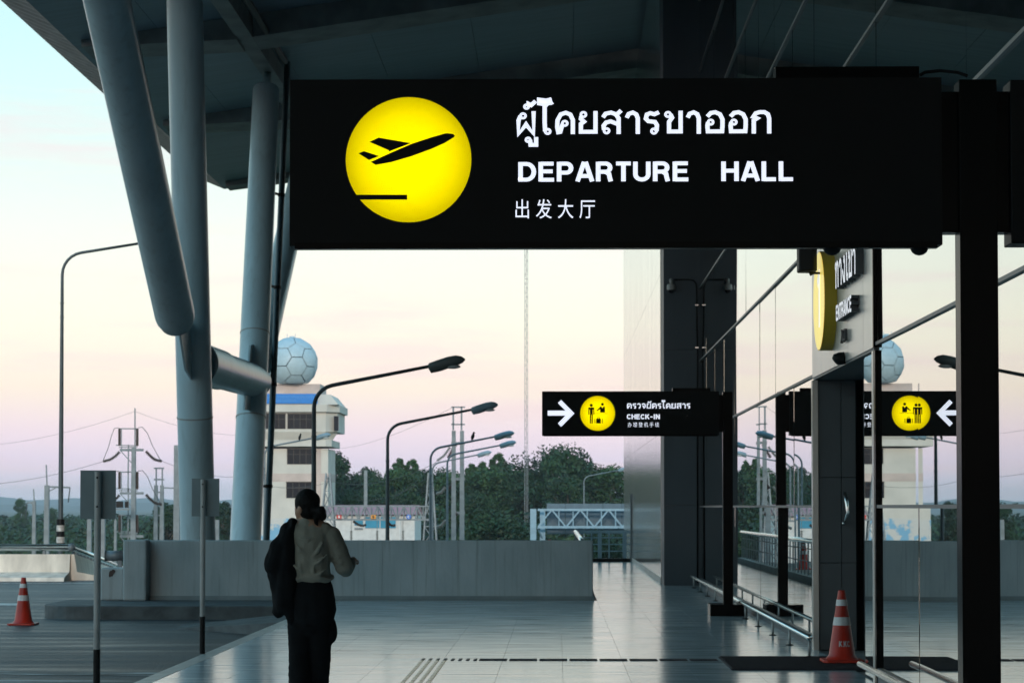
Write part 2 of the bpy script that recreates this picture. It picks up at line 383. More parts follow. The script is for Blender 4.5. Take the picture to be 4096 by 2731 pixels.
# ------------------------------------------------------------------ terminal building: curtain wall, columns, cladding
GX = 2.80
bld = thing('terminal_building', 'glass fronted terminal with mirrored curtain wall, dark column and ribbed pale end wall', 'building', (3.2, 20, 0))
COL_Y = 45.5
ZR = [0.10, 1.54, 2.96, 4.38, 5.8, 7.22, 8.64, 10.06, 11.48, 13.3]
P0, P1 = 20.35, 25.26          # entrance portal between these depths
cols = [(P1 + 2.3 * i, min(P1 + 2.3 * (i + 1), COL_Y)) for i in range(9)] + [(P0 - 2.25 * (i + 1), P0 - 2.25 * i) for i in range(10)] + [(-64.0, P0 - 22.5)] * 1 + [(P0, (P0 + P1) / 2), ((P0 + P1) / 2, P1)]  # the long last bay is unseen, added behind the camera to block light
def pane(y0, y1, z0, z1):
    e = [random.uniform(-.003, .003) for _ in range(3)]; g = .005
    y0 += g; y1 -= g; z0 += .0; z1 -= .0
    xs = [GX + e[0], GX + e[1], GX + e[2], GX + e[1] + e[2] - e[0]]
    mb = MB(); mb.hexa([(xs[0], y0, z0), (xs[0] + .006, y0, z0), (xs[1] + .006, y1, z0), (xs[1], y1, z0), (xs[2], y0, z1), (xs[2] + .006, y0, z1), (xs[3] + .006, y1, z1), (xs[3], y1, z1)])
    mb.build('glass_pane', M['glass'], bld)
for ci, (y0, y1) in enumerate(cols):
    for r in range(9):
        if ci >= 20 and r < 3: continue
        pane(y0, y1, ZR[r], ZR[r + 1])
for r in range(10):
    for (y0, y1) in ((P1, COL_Y), (-64.0, P0)) + (((P0, P1),) if r > 3 else ()):
        mb = MB(); h = .014 if r not in (0, 9) else .04
        mb.box(GX - .022, GX + .03, y0 + .01, y1 - .01, ZR[r] - h, ZR[r] + h)
        mb.build('transom', M['mullion'], bld)
mb = MB(); mb.box(GX + .06, GX + 8, -64.0, P0 - .02, -.5, 13.6); mb.box(GX + .06, GX + 8, P1 + .02, COL_Y, -.5, 13.6); mb.box(GX + .9, GX + 8, P0 - .02, P1 + .02, -.5, 13.6)
mb.box(GX + .06, GX + .9, P0 - .02, P1 + .02, 4.6, 13.6)
mb.build('dark_interior', M['black_panel'], bld)
mb = MB(); mb.box(GX - .02, GX + .05, -64.0, P0 - .02, 0.0, .07); mb.box(GX - .02, GX + .05, P1 + .02, COL_Y, 0.0, .07)
mb.build('base_trim', M['dark_clad'], bld)
CW = at(2657, 2300, COL_Y).x
mb = MB()
for z0, z1 in ((0, 1.56), (1.565, 4.6), (4.605, 8.2), (8.205, 13.2)):
    m2 = MB(); m2.box(CW, GX + .5, COL_Y, COL_Y + 1.2, z0, z1); m2.build('column_panel', M['dark_clad'], bld)
yy = COL_Y + 1.21
while yy < 72:
    for z0, z1 in ((.0, 3.0), (3.006, 6.2), (6.206, 9.6), (9.606, 13.1)):
        m2 = MB(); m2.box(CW - .012, CW + .5, yy, min(yy + 2.35, 72.5), z0, z1); m2.build('ribbed_panel', M['clad_wall'], bld)
    yy += 2.356
mb = MB(); mb.box(CW + .5, GX + 8, COL_Y + 1.2, 72.5, -.5, 13.1); mb.build('rear_block', M['dark_clad'], bld)
mb = MB(); mb.box(CW - .02, CW + .02, COL_Y + 1.205, 65, 0, .12); mb.build('skirting', M['edge_stone'], bld)

# conduit and camera on the dark column
cd = thing('conduit', 'thin dark conduit running up the dark column to the camera', 'conduit', at(2786, 1800, COL_Y - .03))
def cpt(px, py): return at(px, py, COL_Y - .03)
mb = MB(); mb.tube([at(2790, 2330, COL_Y - .03), cpt(2790, 1400), cpt(2787, 1300), cpt(2787, 1160), cpt(2784, 1135), cpt(2775, 1122), cpt(2757, 1118), cpt(2698, 1118)], .016, 8)
mb.build('conduit_pipe', M['black_paint'], cd, True)
mb = MB()
for yy in (1220, 1390): p = cpt(2787, yy); mb.box(p.x - .035, p.x + .035, p.y - .02, p.y + .028, p.z - .012, p.z + .012)
mb.build('clip', M['steel'], cd)
p = at(2684, 1140, COL_Y - .12)
cc = thing('cctv_camera', 'small pale dome camera on the dark column beside the glass', 'camera', p)
mb = MB(); mb.tube([(p.x, COL_Y - .001, p.z + .1), (p.x, p.y - .02, p.z + .1), (p.x, p.y - .04, p.z + .02)], .035, 10); mb.build('bracket', M['cctv'], cc, True)
mb = MB(); mb.lathe([(.07, .03), (.085, .0), (.085, -.07), (.07, -.085)], (p.x, p.y - .04, p.z - .02)); mb.build('housing', M['cctv'], cc, True, auto=40)
mb = MB(); mb.ell((p.x, p.y - .04, p.z - .11), (.06, .06, .055)); mb.build('dome', M['window'], cc, True)

# ------------------------------------------------------------------ entrance portal
PX = 2.765
por = thing('entrance_portal', 'pale panelled entrance portal with a dark recessed doorway', 'doorway', (PX, 22.8, 0))
ys = [on_x(px, 1400, PX).y for px in (3284, 3338, 3392, 3453)]
edges = [P1 - .03] + ys + [P0 + .03]
for i in range(len(edges) - 1):
    mb = MB(); mb.box(PX, PX + .9, edges[i + 1] + .006, edges[i] - .006, 2.93, 4.55); mb.build('header_panel', M['alu'], por)
mb = MB(); mb.box(PX + .01, PX + .89, P0 + .04, P1 - .04, 2.905, 2.928); mb.build('head_lining', M['jamb'], por)
# far jamb: pale edge strip and dark return in panels
mb = MB(); mb.box(PX - .01, PX + .05, P1 - .12, P1 - .005, 0, 2.9); mb.build('jamb_edge', M['alu'], por)
xs = [PX + .052, PX + .30, PX + .46]
for z0, z1 in ((0, .93), (.938, 1.85), (1.858, 2.9)):
    for i in range(2):
        mb = MB(); mb.box(xs[i] + .004, xs[i + 1] - .004, P1 - .1, P1 + .3, z0, z1); mb.build('jamb_panel', M['jamb'], por)
mb = MB(); mb.box(PX + .462, PX + .53, P1 - .14, P1 + .3, 0, 2.9); mb.build('door_frame', M['black_metal'], por)
mb = MB(); mb.box(PX + .535, PX + .575, P1 - .16, P1 + .3, .0, 2.9); mb.build('jamb_strip', M['jamb'], por)
# door leaves set back in the recess
for y0, y1 in ((21.26, (21.26 + P1) / 2 - .01), ((21.26 + P1) / 2 + .01, P1 - .17)):
    mb = MB(); mb.box(PX + .62, PX + .66, y0, y1, .02, 2.9); d = mb.build('door_leaf', M['glass'], por)
p = at(3383, 2030, P1 - .16)
mb = MB(); mb.tube([(p.x - .02, P1 - .2, p.z + .16), (p.x, P1 - .25, p.z + .06), (p.x + .012, P1 - .26, p.z - .05), (p.x - .03, P1 - .22, p.z - .16)], [.022, .024, .022, .014], 8)
mb.tube([(p.x - .03, P1 - .22, p.z - .165), (p.x - .03, P1 - .1, p.z - .165)], .014, 8)
mb.build('handle', M['steel'], por, True)
# near jamb
mb = MB(); mb.box(PX - .004, GX - .001, P0 - .02, P0 + .026, 2.93, 4.55); mb.build('end_trim', M['black_metal'], por)
mb = MB(); mb.box(GX, GX + .02, P0 + .15, 21.25, .02, 2.9); mb.build('side_light', M['glass'], por)
mb = MB(); mb.box(GX - .03, PX + .5, P0 - .05, P0 + .026, 0, 2.9); mb.build('jamb_post', M['black_metal'], por)
mb = MB(); mb.box(GX - .034, GX + .02, P0 + .03, P0 + .14, 0, 2.9); mb.build('jamb_edge', M['alu'], por)

# ------------------------------------------------------------------ stroke lettering
def arc(cx, cy, rx, ry, a0, a1, n=10): return [(cx + rx * math.cos(R(a0 + (a1 - a0) * i / n)), cy + ry * math.sin(R(a0 + (a1 - a0) * i / n))) for i in range(n + 1)]
LAT = {
 'D': (.8, [[(.1, .1), (.1, .9), (.36, .9)] + arc(.36, .5, .32, .4, 90, -90) + [(.1, .1), (.1, .2)]]),
 'E': (.72, [[(.1, 0), (.1, 1)], [(.1, .91), (.66, .91)], [(.1, .52), (.62, .52)], [(.1, .09), (.68, .09)]]),
 'P': (.74, [[(.1, 0), (.1, 1)], [(.1, .91), (.42, .91)] + arc(.42, .68, .2, .23, 90, -90) + [(.1, .45)]]),
 'A': (.8, [[(.08, 0), (.37, 1)], [(.43, 1), (.72, 0)], [(.2, .28), (.6, .28)]]),
 'R': (.78, [[(.1, 0), (.1, 1)], [(.1, .91), (.42, .91)] + arc(.42, .7, .2, .21, 90, -90) + [(.1, .49)], [(.44, .47), (.57, .38), (.6, .2), (.65, 0)]]),
 'T': (.68, [[(.02, .91), (.66, .91)], [(.34, .9), (.34, 0)]]),
 'U': (.78, [[(.1, 1), (.1, .36)] + arc(.38, .36, .28, .27, 180, 360) + [(.66, 1)]]),
 'H': (.78, [[(.1, 0), (.1, 1)], [(.66, 0), (.66, 1)], [(.1, .53), (.66, .53)]]),
 'L': (.66, [[(.1, 0), (.1, 1)], [(.1, .09), (.62, .09)]]),
 'C': (.8, [arc(.41, .5, .31, .41, 38, 322, 16)]),
 'K': (.78, [[(.1, 0), (.1, 1)], [(.16, .36), (.64, .98)], [(.32, .55), (.68, .02)]]),
 'I': (.3, [[(.12, 0), (.12, 1)]]),
 'N': (.78, [[(.1, 0), (.1, 1)], [(.66, 0), (.66, 1)], [(.12, .95), (.64, .05)]]),
 'B': (.76, [[(.1, .1), (.1, .9), (.42, .9)] + arc(.42, .72, .18, .18, 90, -90) + [(.1, .54)], [(.42, .52)] + arc(.44, .3, .2, .21, 90, -90) + [(.1, .09)]]),
 '-': (.6, [[(.06, .46), (.52, .46)]]), '.': (.2, [[(.05, .08), (.17, .08)]]), ' ': (.45, []),
 '1': (.4, [[(.28, 0), (.28, 1)], [(.04, .76), (.27, .93)]]),
}
def ring(cx, cy, r=.1): return ('ring', cx, cy, r)
THAI = {
 'ก': (.86, [[(.12, 0), (.12, .58), (.26, .66), (.1, .72), (.2, .88), (.36, .93), (.54, .93), (.68, .84), (.73, .66), (.73, 0)]]),
 'ข': (.82, [ring(.2, .84), [(.3, .84), (.36, .7), (.24, .52), (.24, .1), (.7, .1), (.7, 1)]]),
 'อ': (.84, [ring(.25, .5), [(.15, .5), (.12, .34), (.14, .1), (.7, .1), (.72, .35), (.72, .62), (.62, .84), (.44, .93), (.26, .9), (.12, .74)]]),
 'ด': (.84, [ring(.4, .47), [(.31, .43), (.2, .04)], [(.16, 0), (.1, .3), (.11, .6), (.24, .86), (.44, .93), (.62, .85), (.72, .62), (.72, 0)]]),
 'ต': (.88, [ring(.4, .45), [(.31, .41), (.2, .04)], [(.16, 0), (.1, .3), (.11, .64), (.22, .9), (.32, .92), (.43, .8), (.54, .92), (.66, .86), (.75, .64), (.75, 0)]]),
 'ย': (.82, [ring(.22, .85), [(.14, .78), (.12, .66), (.24, .54), (.12, .44), (.12, .1), (.7, .1), (.7, 1)]]),
 'ส': (.88, [ring(.24, .14), [(.14, .18), (.12, .36), (.22, .5), (.4, .55), (.7, .42)], [(.1, .72), (.2, .88), (.42, .93), (.6, .86), (.72, .68), (.72, 0)], [(.62, .82), (.82, 1.02)]]),
 'า': (.66, [[(.08, .7), (.16, .87), (.32, .93), (.46, .85), (.52, .68), (.52, 0)]]),
 'ร': (.7, [ring(.42, .12), [(.52, .12), (.54, .38), (.46, .52), (.2, .55), (.1, .66), (.14, .84), (.28, .9), (.44, .85), (.62, .94)]]),
 'โ': (.56, [ring(.36, .12), [(.26, .12), (.24, .5), (.24, 1.2), (.36, 1.34), (.5, 1.36), (.56, 1.4)], [(.28, 1.3), (.02, 1.34), (.02, 1.5), (.3, 1.46), (.52, 1.52)]]),
 'ผ': (.84, [ring(.3, .8), [(.2, .8), (.12, .6), (.12, .02), (.42, .44), (.72, .02), (.72, 1)]]),
 'ู': (0, [ring(-.42, -.24, .085), [(-.34, -.24), (-.32, -.46), (-.1, -.46), (-.1, -.12)]]),
 '้': (0, [ring(-.48, 1.2, .085), [(-.4, 1.2), (-.4, 1.32), (-.3, 1.26), (-.12, 1.44)]]),
 'ั': (0, [ring(-.56, 1.22, .085), [(-.48, 1.18), (-.34, 1.14), (-.2, 1.22), (-.1, 1.4)]]),
 'ว': (.7, [ring(.42, .12), [(.52, .14), (.56, .5), (.52, .8), (.36, .93), (.2, .88), (.08, .72)]]),
 'จ': (.76, [ring(.3, .42), [(.36, .34), (.4, .08), (.6, .3), (.62, .62), (.52, .86), (.34, .93), (.18, .87), (.08, .7)]]),
 'บ': (.82, [ring(.22, .86), [(.13, .8), (.12, .6), (.12, .1), (.7, .1), (.7, 1)]]),
 'ท': (.84, [ring(.18, .84), [(.22, .76), (.24, .5), (.24, 0)], [(.25, .55), (.42, .88), (.56, .93), (.68, .84), (.72, .66), (.72, 0)]]),
 'ง': (.74, [ring(.44, .84), [(.54, .84), (.56, .5), (.54, .08), (.38, .08), (.08, .5)]]),
 'เ': (.42, [ring(.3, .12), [(.2, .12), (.18, .5), (.18, 1)]]),
}
def stroke_poly(pts, w):
    pts = [Vector((p[0], p[1])) for p in pts]; pts = [p for i, p in enumerate(pts) if i == 0 or (p - pts[i - 1]).length > .012]; L, Rr = [], []
    for i, p in enumerate(pts):
        d0 = (pts[i] - pts[i - 1]).normalized() if i else None
        d1 = (pts[i + 1] - pts[i]).normalized() if i < len(pts) - 1 else None
        d = (d0 or d1) if not (d0 and d1) else (d0 + d1)
        d = d.normalized() if d.length > 1e-6 else d1
        n = Vector((-d.y, d.x)); k = 1.0
        if d0 and d1: k = 1 / max(.55, n.dot(Vector((-d0.y, d0.x))))
        L.append(p + n * (w / 2 * k)); Rr.append(p - n * (w / 2 * k))
    return L, Rr
def lay_text(txt, table, w, track=0.08):
    """list of (character, strips); a strip = (left points, right points, closed); total width"""
    x = 0; out = []
    for ch in txt:
        adv, st = table[ch]; strips = []
        for s in st:
            if s[0] == 'ring':
                _, cx, cy, r = s; wi = min(w * .62, r * 1.3)
                a = arc(cx + x, cy, r + wi / 2, r + wi / 2, 0, 360, 14); b = arc(cx + x, cy, max(.02, r - wi / 2), max(.02, r - wi / 2), 0, 360, 14)
                strips.append(([Vector(p) for p in a], [Vector(p) for p in b]))
            else:
                strips.append(stroke_poly([(p[0] + x, p[1]) for p in s], w))
        out.append((ch, strips)); x += adv + (track if adv else 0)
    return out, x - track
def text_mesh(mb, strips, fn, depth=None):
    """fn(u, v, k) -> 3-D point of the text plane lifted by k; depth: sweep vector for raised letters"""
    for si, (a, b) in enumerate(strips):
        n = len(a); k = si * .00012
        front = [fn(p.x, p.y, k) for p in a] + [fn(p.x, p.y, k) for p in b]
        fs = [(i, i + 1, n + i + 1, n + i) for i in range(n - 1)]
        if depth is None: mb.add(front, fs)
        else:
            back = [p + depth for p in front]
            fs2 = [tuple(2 * n + i for i in reversed(f)) for f in fs]
            side = []
            for i in range(n - 1): side += [(i, 2 * n + i, 2 * n + i + 1, i + 1), (n + i, n + i + 1, 3 * n + i + 1, 3 * n + i)]
            side += [(0, n, 3 * n, 2 * n), (n - 1, 3 * n - 1, 4 * n - 1, 2 * n - 1)]
            mb.add(front + back, fs + fs2 + side)
def font_mesh(txt, h_ref):
    c = bpy.data.curves.new('lettering', 'FONT'); c.body = txt; c.size = 1
    o = bpy.data.objects.new('lettering', c); C.objects.link(o)
    dg = bpy.context.evaluated_depsgraph_get(); dg.update()
    me = bpy.data.meshes.new_from_object(o.evaluated_get(dg)); bpy.data.objects.remove(o); bpy.data.curves.remove(c)
    xs = [v.co.x for v in me.vertices]; ys2 = [v.co.y for v in me.vertices]
    return me, min(xs), max(xs), min(ys2), max(ys2)
def font_text(name, txt, x0, x1, z0, z1, Y, m, parent):
    """print txt with the built-in font into the rectangle on the plane y = Y facing -Y"""
    me, a, b, c, d = font_mesh(txt, 1); off = wloc(parent)
    for v in me.vertices:
        v.co = Vector((x0 + (v.co.x - a) / (b - a) * (x1 - x0), Y, z0 + (v.co.y - c) / (d - c) * (z1 - z0))) - off
    return link_mesh(name, me, parent, m)

# ------------------------------------------------------------------ the two illuminated hanging signs
M['translucent_yellow'] = bpy.data.materials.new('translucent_yellow'); M['translucent_yellow'].use_nodes = True
def _ty():
    N = M['translucent_yellow'].node_tree.nodes; L = M['translucent_yellow'].node_tree.links
    for n in list(N): N.remove(n)
    o = N.new('ShaderNodeOutputMaterial'); t = N.new('ShaderNodeBsdfTranslucent'); t.inputs[0].default_value = (1, .79, .0, 1); L.new(t.outputs[0], o.inputs[0])
_ty()
M['backlight'] = mat('backlight', (.8, .8, .8), .8, var=0, emit=(1, 1, 1), estr=1.6)
def sign_front(t, a, b, Y, D, c, r):
    # black box whose front has a round opening, a lamp panel inside and a translucent yellow sheet closing it
    n = 72; mb = MB(); angs = [2 * math.pi * k / n for k in range(n)]
    corners = [(b.x, b.z), (a.x, b.z), (a.x, a.z), (b.x, a.z)]
    angs += [math.atan2(z - c.z, x - c.x) % (2 * math.pi) for x, z in corners]; angs.sort(); n = len(angs)
    inn = []; out = []
    for g in angs:
        dx, dz = math.cos(g), math.sin(g); s = min(((b.x if dx > 0 else a.x) - c.x) / dx if abs(dx) > 1e-6 else 1e9, ((b.z if dz > 0 else a.z) - c.z) / dz if abs(dz) > 1e-6 else 1e9)
        inn.append((c.x + r * dx, Y, c.z + r * dz)); out.append((c.x + s * dx, Y, c.z + s * dz))
    deep = [(x, Y + D - .02, z) for x, _, z in inn]; back = [(x, Y + D, z) for x, _, z in out]
    vs = inn + out + deep + back; F = []
    for k in range(n):
        j = (k + 1) % n; F += [(k, j, n + j, n + k), (k, 2 * n + k, 2 * n + j, j), (n + k, n + j, 3 * n + j, 3 * n + k)]
    F += [tuple(2 * n + k for k in range(n)), tuple(3 * n + k for k in range(n))]
    mb.add(vs, F); mb.build('sign_box', M['black_panel'], t)
    mb = MB(); mb.face([(c.x + .97 * r * math.cos(2 * math.pi * k / 48), Y + D - .04, c.z + .97 * r * math.sin(2 * math.pi * k / 48)) for k in range(48)]); mb.build('lamp_panel', M['backlight'], t)
def sign(Y, label, cat, box, right_end, post, top_tray, base_y, second=None):
    x0, y0, x1, y1 = box
    a, b = at(x0, y1, Y), at(x1, y0, Y)
    pl, pr = at(post[0], base_y, Y).x, at(post[1], base_y, Y).x
    name = 'departure_sign' if second else 'check_in_sign'
    t = thing(name, label, cat, ((pl + pr) / 2, Y + .06, 0))
    D = .15
    c = at(second[1][0] if second else 2390.5, second[1][1] if second else 1652.6, Y); r = (second[1][2] if second else 69.7) / F_PX * Y
    sign_front(t, a, b, Y, D, c, r)
    mb = MB(); mb.box(a.x + .02, b.x - .02, Y - .006, Y + .02, a.z - .012, a.z + .012); mb.build('bottom_trim', M['black_metal'], t)
    e = .014
    mb = MB(); mb.box(b.x + .001, pl - .001, Y + .03, Y + D - .03, a.z + .05, b.z - .05); mb.build('hinge_spacer', M['black_metal'], t)
    mb = MB(); mb.box(pl, pr, Y, Y + .115, .16, b.z - .008); mb.build('post', M['black_metal'], t, bevel=.003)
    cx = (pl + pr) / 2
    mb = MB(); mb.box(cx - .27, cx + .25, Y - .22, Y + .34, .002, .165); mb.build('base_block', M['black_metal'], t, bevel=.006)
    ta, tb = at(top_tray[0], top_tray[3], Y), at(top_tray[2], top_tray[1], Y)
    mb = MB(); mb.box(ta.x, tb.x, Y + .02, Y + .13, b.z + .001, tb.z); mb.build('cable_tray', M['black_metal'], t)
    if second:
        c = at(second[0], y1, Y)
        mb = MB(); mb.box(c.x, 2.62, Y, Y + D, a.z + .004, b.z - .01); mb.build('end_box', M['black_panel'], t, bevel=.004)
        mb = MB(); mb.box(pr + .001, c.x - .001, Y + .03, Y + D - .03, a.z + .05, b.z - .05); mb.build('hinge_spacer', M['black_metal'], t)
        mb = MB(); q = at(3560, 300, Y)
        mb.tube([at(3680, 302, Y + .06), at(3700, 290, Y + .06), at(3760, 284, Y + .06), at(3830, 291, Y + .06), at(3870, 305, Y + .06)], .007, 6); mb.build('cable', M['black_paint'], t)
        for kx in (3328, 3677):
            p = at(kx, 985, Y + .06); mb = MB(); mb.ell((p.x, p.y, p.z - .003), (.036, .036, .033)); mb.build('dome_knob', M['black_paint'], t, True)
    return t, a, b
DY = 8.85
dep, a, b = sign(DY, 'large black illuminated sign reading DEPARTURE HALL on its post', 'sign', (1158, 310, 3766, 984), None, (3844, 3996), (3105, 262, 3680, 306), 1500, (4046, (1634, 639, 253)))
def disc(parent, px, py, rpx, Y, m):
    c = at(px, py, Y); r = rpx / F_PX * Y
    mb = MB(); mb.face([(c.x + r * math.cos(2 * math.pi * k / 72), Y, c.z + r * math.sin(2 * math.pi * k / 72)) for k in range(72)])
    return mb.build('round_panel', m, parent)
d = disc(dep, 1634, 639, 253.6, DY + .003, M['translucent_yellow'])
def pict(parent, polys, Y, ox, oy, sc, name='pictogram', m=None):
    mb = MB()
    for i, poly in enumerate(polys): mb.face([at(ox + x / sc, oy + y / sc, Y - i * .0002) for x, y in poly])
    return mb.build(name, m or M['black_panel'], parent, normals=False)
pict(d, [[(497, 628), (800, 490), (1100, 360), (1400, 262), (1600, 205), (1640, 200), (1690, 206), (1730, 213), (1752, 240), (1735, 262), (1600, 345), (1400, 435), (1100, 545), (800, 632), (570, 672)],
         [(478, 330), (615, 265), (1095, 348), (768, 473), (765, 455)], [(312, 500), (395, 468), (620, 541), (470, 600)],
         [(278, 1118), (1040, 1118), (1040, 1191), (318, 1191)]], DY - .008, 1350, 480, 3.7333)
def print_line(parent, txt, table, w, px0, px1, py_base, cap_px, Y, track=.08, m=None):
    lay, tot = lay_text(txt, table, w, track); p0 = at(px0, py_base, Y); p1 = at(px1, py_base, Y); h = cap_px / F_PX * Y
    sx = (p1.x - p0.x) / tot; mb = MB()
    for ch, strips in lay: text_mesh(mb, strips, lambda u, v, k: Vector((p0.x + u * sx, Y - k, p0.z + v * h)))
    return mb.build('lettering', m or M['white_light'], parent, normals=False)
print_line(dep, 'ผู้โดยสารขาออก', THAI, .17, 2062, 3090, 538, 93, DY - .004)
print_line(dep, 'DEPARTURE', LAT, .2, 2073, 2757, 727, 79, DY - .004)
print_line(dep, 'HALL', LAT, .2, 2885, 3176, 725, 79, DY - .004)
p, q = at(2062, 875, DY), at(2380, 797, DY)
font_text('lettering', '出 发 大 厅', p.x, q.x, p.z, q.z, DY - .004, M['white_light'], dep)

KY = 33.0
chk, a, b = sign(KY, 'smaller black illuminated CHECK-IN sign with arrow further along the glass', 'sign', (2168, 1564, 2876, 1741), None, (2892, 2932), (2690, 1551, 2842, 1563), 2000)
d = disc(chk, 2390.5, 1652.6, 69.9, KY + .003, M['translucent_yellow'])
ox, oy, sc = 2150, 1520, 2.94
def circ(cx, cy, r, n=16): return [(cx + r * math.cos(2 * math.pi * k / n), cy + r * math.sin(2 * math.pi * k / n)) for k in range(n)]
pict(d, [circ(632, 295, 18), [(598, 320), (668, 320), (668, 404), (657, 404), (657, 345), (650, 345), (650, 508), (636, 508), (636, 405), (630, 405), (630, 508), (616, 508), (616, 345), (609, 345), (609, 404), (598, 404)],
         circ(764, 284, 17), [(736, 312), (752, 308), (764, 330), (776, 308), (793, 314), (793, 380), (736, 380), (736, 342), (700, 364), (693, 355), (730, 322)],
         [(668, 389), (818, 389), (818, 393), (668, 393)],
         [(690, 452), (745, 452), (745, 508), (690, 508)], [(671, 456), (679, 452), (679, 508), (671, 504)], [(757, 452), (766, 456), (766, 504), (757, 508)],
         [(705, 452), (705, 436), (733, 436), (733, 452), (727, 452), (727, 442), (711, 442), (711, 452)]], KY - .012, ox, oy, sc)
pict(chk, [[(120, 358), (330, 358), (240, 268), (278, 233), (433, 390), (278, 547), (240, 508), (330, 416), (120, 416)]], KY - .006, ox, oy, sc, 'arrow', M['white_light'])
print_line(chk, 'ตรวจบัตรโดยสาร', THAI, .17, ox + 1050 / sc, ox + 1800 / sc, oy + 333 / sc, 62 / sc, KY - .006)
print_line(chk, 'CHECK-IN', LAT, .2, ox + 1050 / sc, ox + 1440 / sc, oy + 458 / sc, 58 / sc, KY - .006)
p, q = at(ox + 1062 / sc, oy + 552 / sc, KY), at(ox + 1428 / sc, oy + 495 / sc, KY)
font_text('lettering', '办 理 登 机 手 续', p.x, q.x, p.z, q.z, KY - .006, M['white_light'], chk)

# ------------------------------------------------------------------ entrance sign on the portal header (faces the road)
ES = PX - .125
esg = thing('entrance_sign', 'round yellow number 1 sign with white ENTRANCE letters on the portal', 'sign', (PX, 22.6, 3.3))
c = on_x(3276, 1204, ES); R1 = .5
pts = [(ES, c.y + R1 * math.cos(2 * math.pi * k / 64), c.z + R1 * math.sin(2 * math.pi * k / 64)) for k in range(64)]
mb = MB(); mb.prism(pts, (PX - ES - .002, 0, 0)); o = mb.build('round_case', M['yellow_side'], esg, True, auto=40)
mb = MB(); mb.face([(ES - .003, c.y + (y - c.y) * .985, c.z + (z - c.z) * .985) for _, y, z in pts]); fd = mb.build('round_face', M['yellow_face'], esg)
lay, tot = lay_text('1', LAT, .17); mb = MB()
for ch, st in lay: text_mesh(mb, st, lambda u, v, k: Vector((ES - .006 - k, c.y + .1 - u * .62, c.z - .27 + v * .58)))
mb.build('number', M['white_letter'], fd, normals=False)
def raised(txt, table, w, pl, pr, plane, zb, h, mside, mface, dep_, name, per_letter):
    yl, yr = on_x(pl, 1200, plane).y, on_x(pr, 1200, plane).y
    lay, tot = lay_text(txt, table, w, .06); sy = (yl - yr) / tot
    groups = [[x] for x in lay] if per_letter else [lay]
    for g in groups:
        mb = MB(); mf = MB()
        for ch, st in g:
            text_mesh(mb, st, lambda u, v, k: Vector((plane + k, yl - u * sy, zb + v * h)), Vector((dep_, 0, 0)))
            text_mesh(mf, st, lambda u, v, k: Vector((plane - .003 - k, yl - u * sy, zb + v * h)))
        if not mb.v: continue
        o = mb.build(name, mside, esg, normals=False); mf.build('letter_face', mface, o, normals=False)
LP = PX - .075
zt = on_x(3345, 1155, LP).z
raised('ทางเข้า', THAI, .17, 3341, 3424, LP, zt, .26, M['letter_side'], M['white_letter'], PX - LP - .002, 'thai_letters', False)
ze = on_x(3347, 1284, LP).z
raised('ENTRANCE', LAT, .19, 3345, 3406, LP, ze, .15, M['letter_side'], M['white_letter'], PX - LP - .002, 'letter', True)
me, aa, bb, c0, d0 = font_mesh('入口', 1)
yl, yr = on_x(3366, 1350, PX - .03).y, on_x(3384, 1350, PX - .03).y; zc = on_x(3366, 1374, PX - .03).z; off = wloc(esg)
for v in me.vertices: v.co = Vector((PX - .03, yl - (v.co.x - aa) / (bb - aa) * (yl - yr), zc + (v.co.y - c0) / (d0 - c0) * .13)) - off
o = link_mesh('chinese_letters', me, esg, M['letter_side']); sm = o.modifiers.new('depth', 'SOLIDIFY'); sm.thickness = .027; sm.offset = 0
# loudspeaker and motion sensor
p = on_x(3225, 1035, 2.5)
sp = thing('loudspeaker', 'small black loudspeaker hung beside the round yellow sign', 'speaker', p)
mb = MB(); z0, z1 = p.z - .135, p.z + .17
mb.prism([(p.x - .085, p.y - .11, z0), (p.x + .06, p.y - .13, z0), (p.x + .1, p.y - .09, z0), (p.x + .1, p.y + .09, z0), (p.x + .06, p.y + .13, z0), (p.x - .085, p.y + .11, z0)], (0, 0, z1 - z0))
mb.build('cabinet', M['black_paint'], sp, bevel=.015)
mb = MB(); mb.tube([(p.x + .08, p.y, z0 + .01), (p.x + .03, p.y, z0 - .012)], .03, 10); mb.tube([(p.x + .05, p.y, z0 - .01), (GX - .01, p.y, z0 - .01)], .012, 8); mb.build('bracket', M['black_paint'], sp)
p = on_x(3358, 1436, PX - .05)
ms = thing('motion_sensor', 'small black door sensor above the doorway', 'sensor', p)
mb = MB(); mb.tube([(PX - .001, p.y, p.z + .01), (PX - .05, p.y, p.z + .005), (PX - .09, p.y, p.z - .005), (PX - .105, p.y, p.z - .015)], [.06, .062, .055, .03], 14); mb.build('sensor_case', M['black_paint'], ms, True)

# ------------------------------------------------------------------ low guard rails along the glass
def guard_rail(label, y0, y1, x, step, hgt=.2):
    t = thing('guard_rail', label, 'railing', (x, y0, 0), 'low steel rails guarding the glass')
    mb = MB(); mb.tube([(x, y0, hgt), (x, y1, hgt)], .026, 12); mb.build('rail', M['steel'], t, True)
    mb = MB(); mb.ell((x, y0, hgt), (.036, .036, .036)); mb.build('end_ball', M['steel'], t, True)
    yy = y0
    while yy < y1 + .01:
        mb = MB(); mb.tube([(x, yy, .008), (x, yy, hgt - .02)], .014, 8); po = mb.build('rail_post', M['sign_post'], t, True)
        mb = MB(); mb.lathe([(.045, .001), (.045, .008), (.02, .014)], (x, yy, 0), 14); mb.build('foot_flange', M['black_paint'], po)
        yy += step
RX = 2.58
guard_rail('low steel rail at the foot of the glass beyond the doorway', on_x(3237, 2550, RX).y, COL_Y - .5, RX, 2.02)
guard_rail('low steel rail at the foot of the glass nearest the viewer', -6.0, 19.95, RX, 2.0)

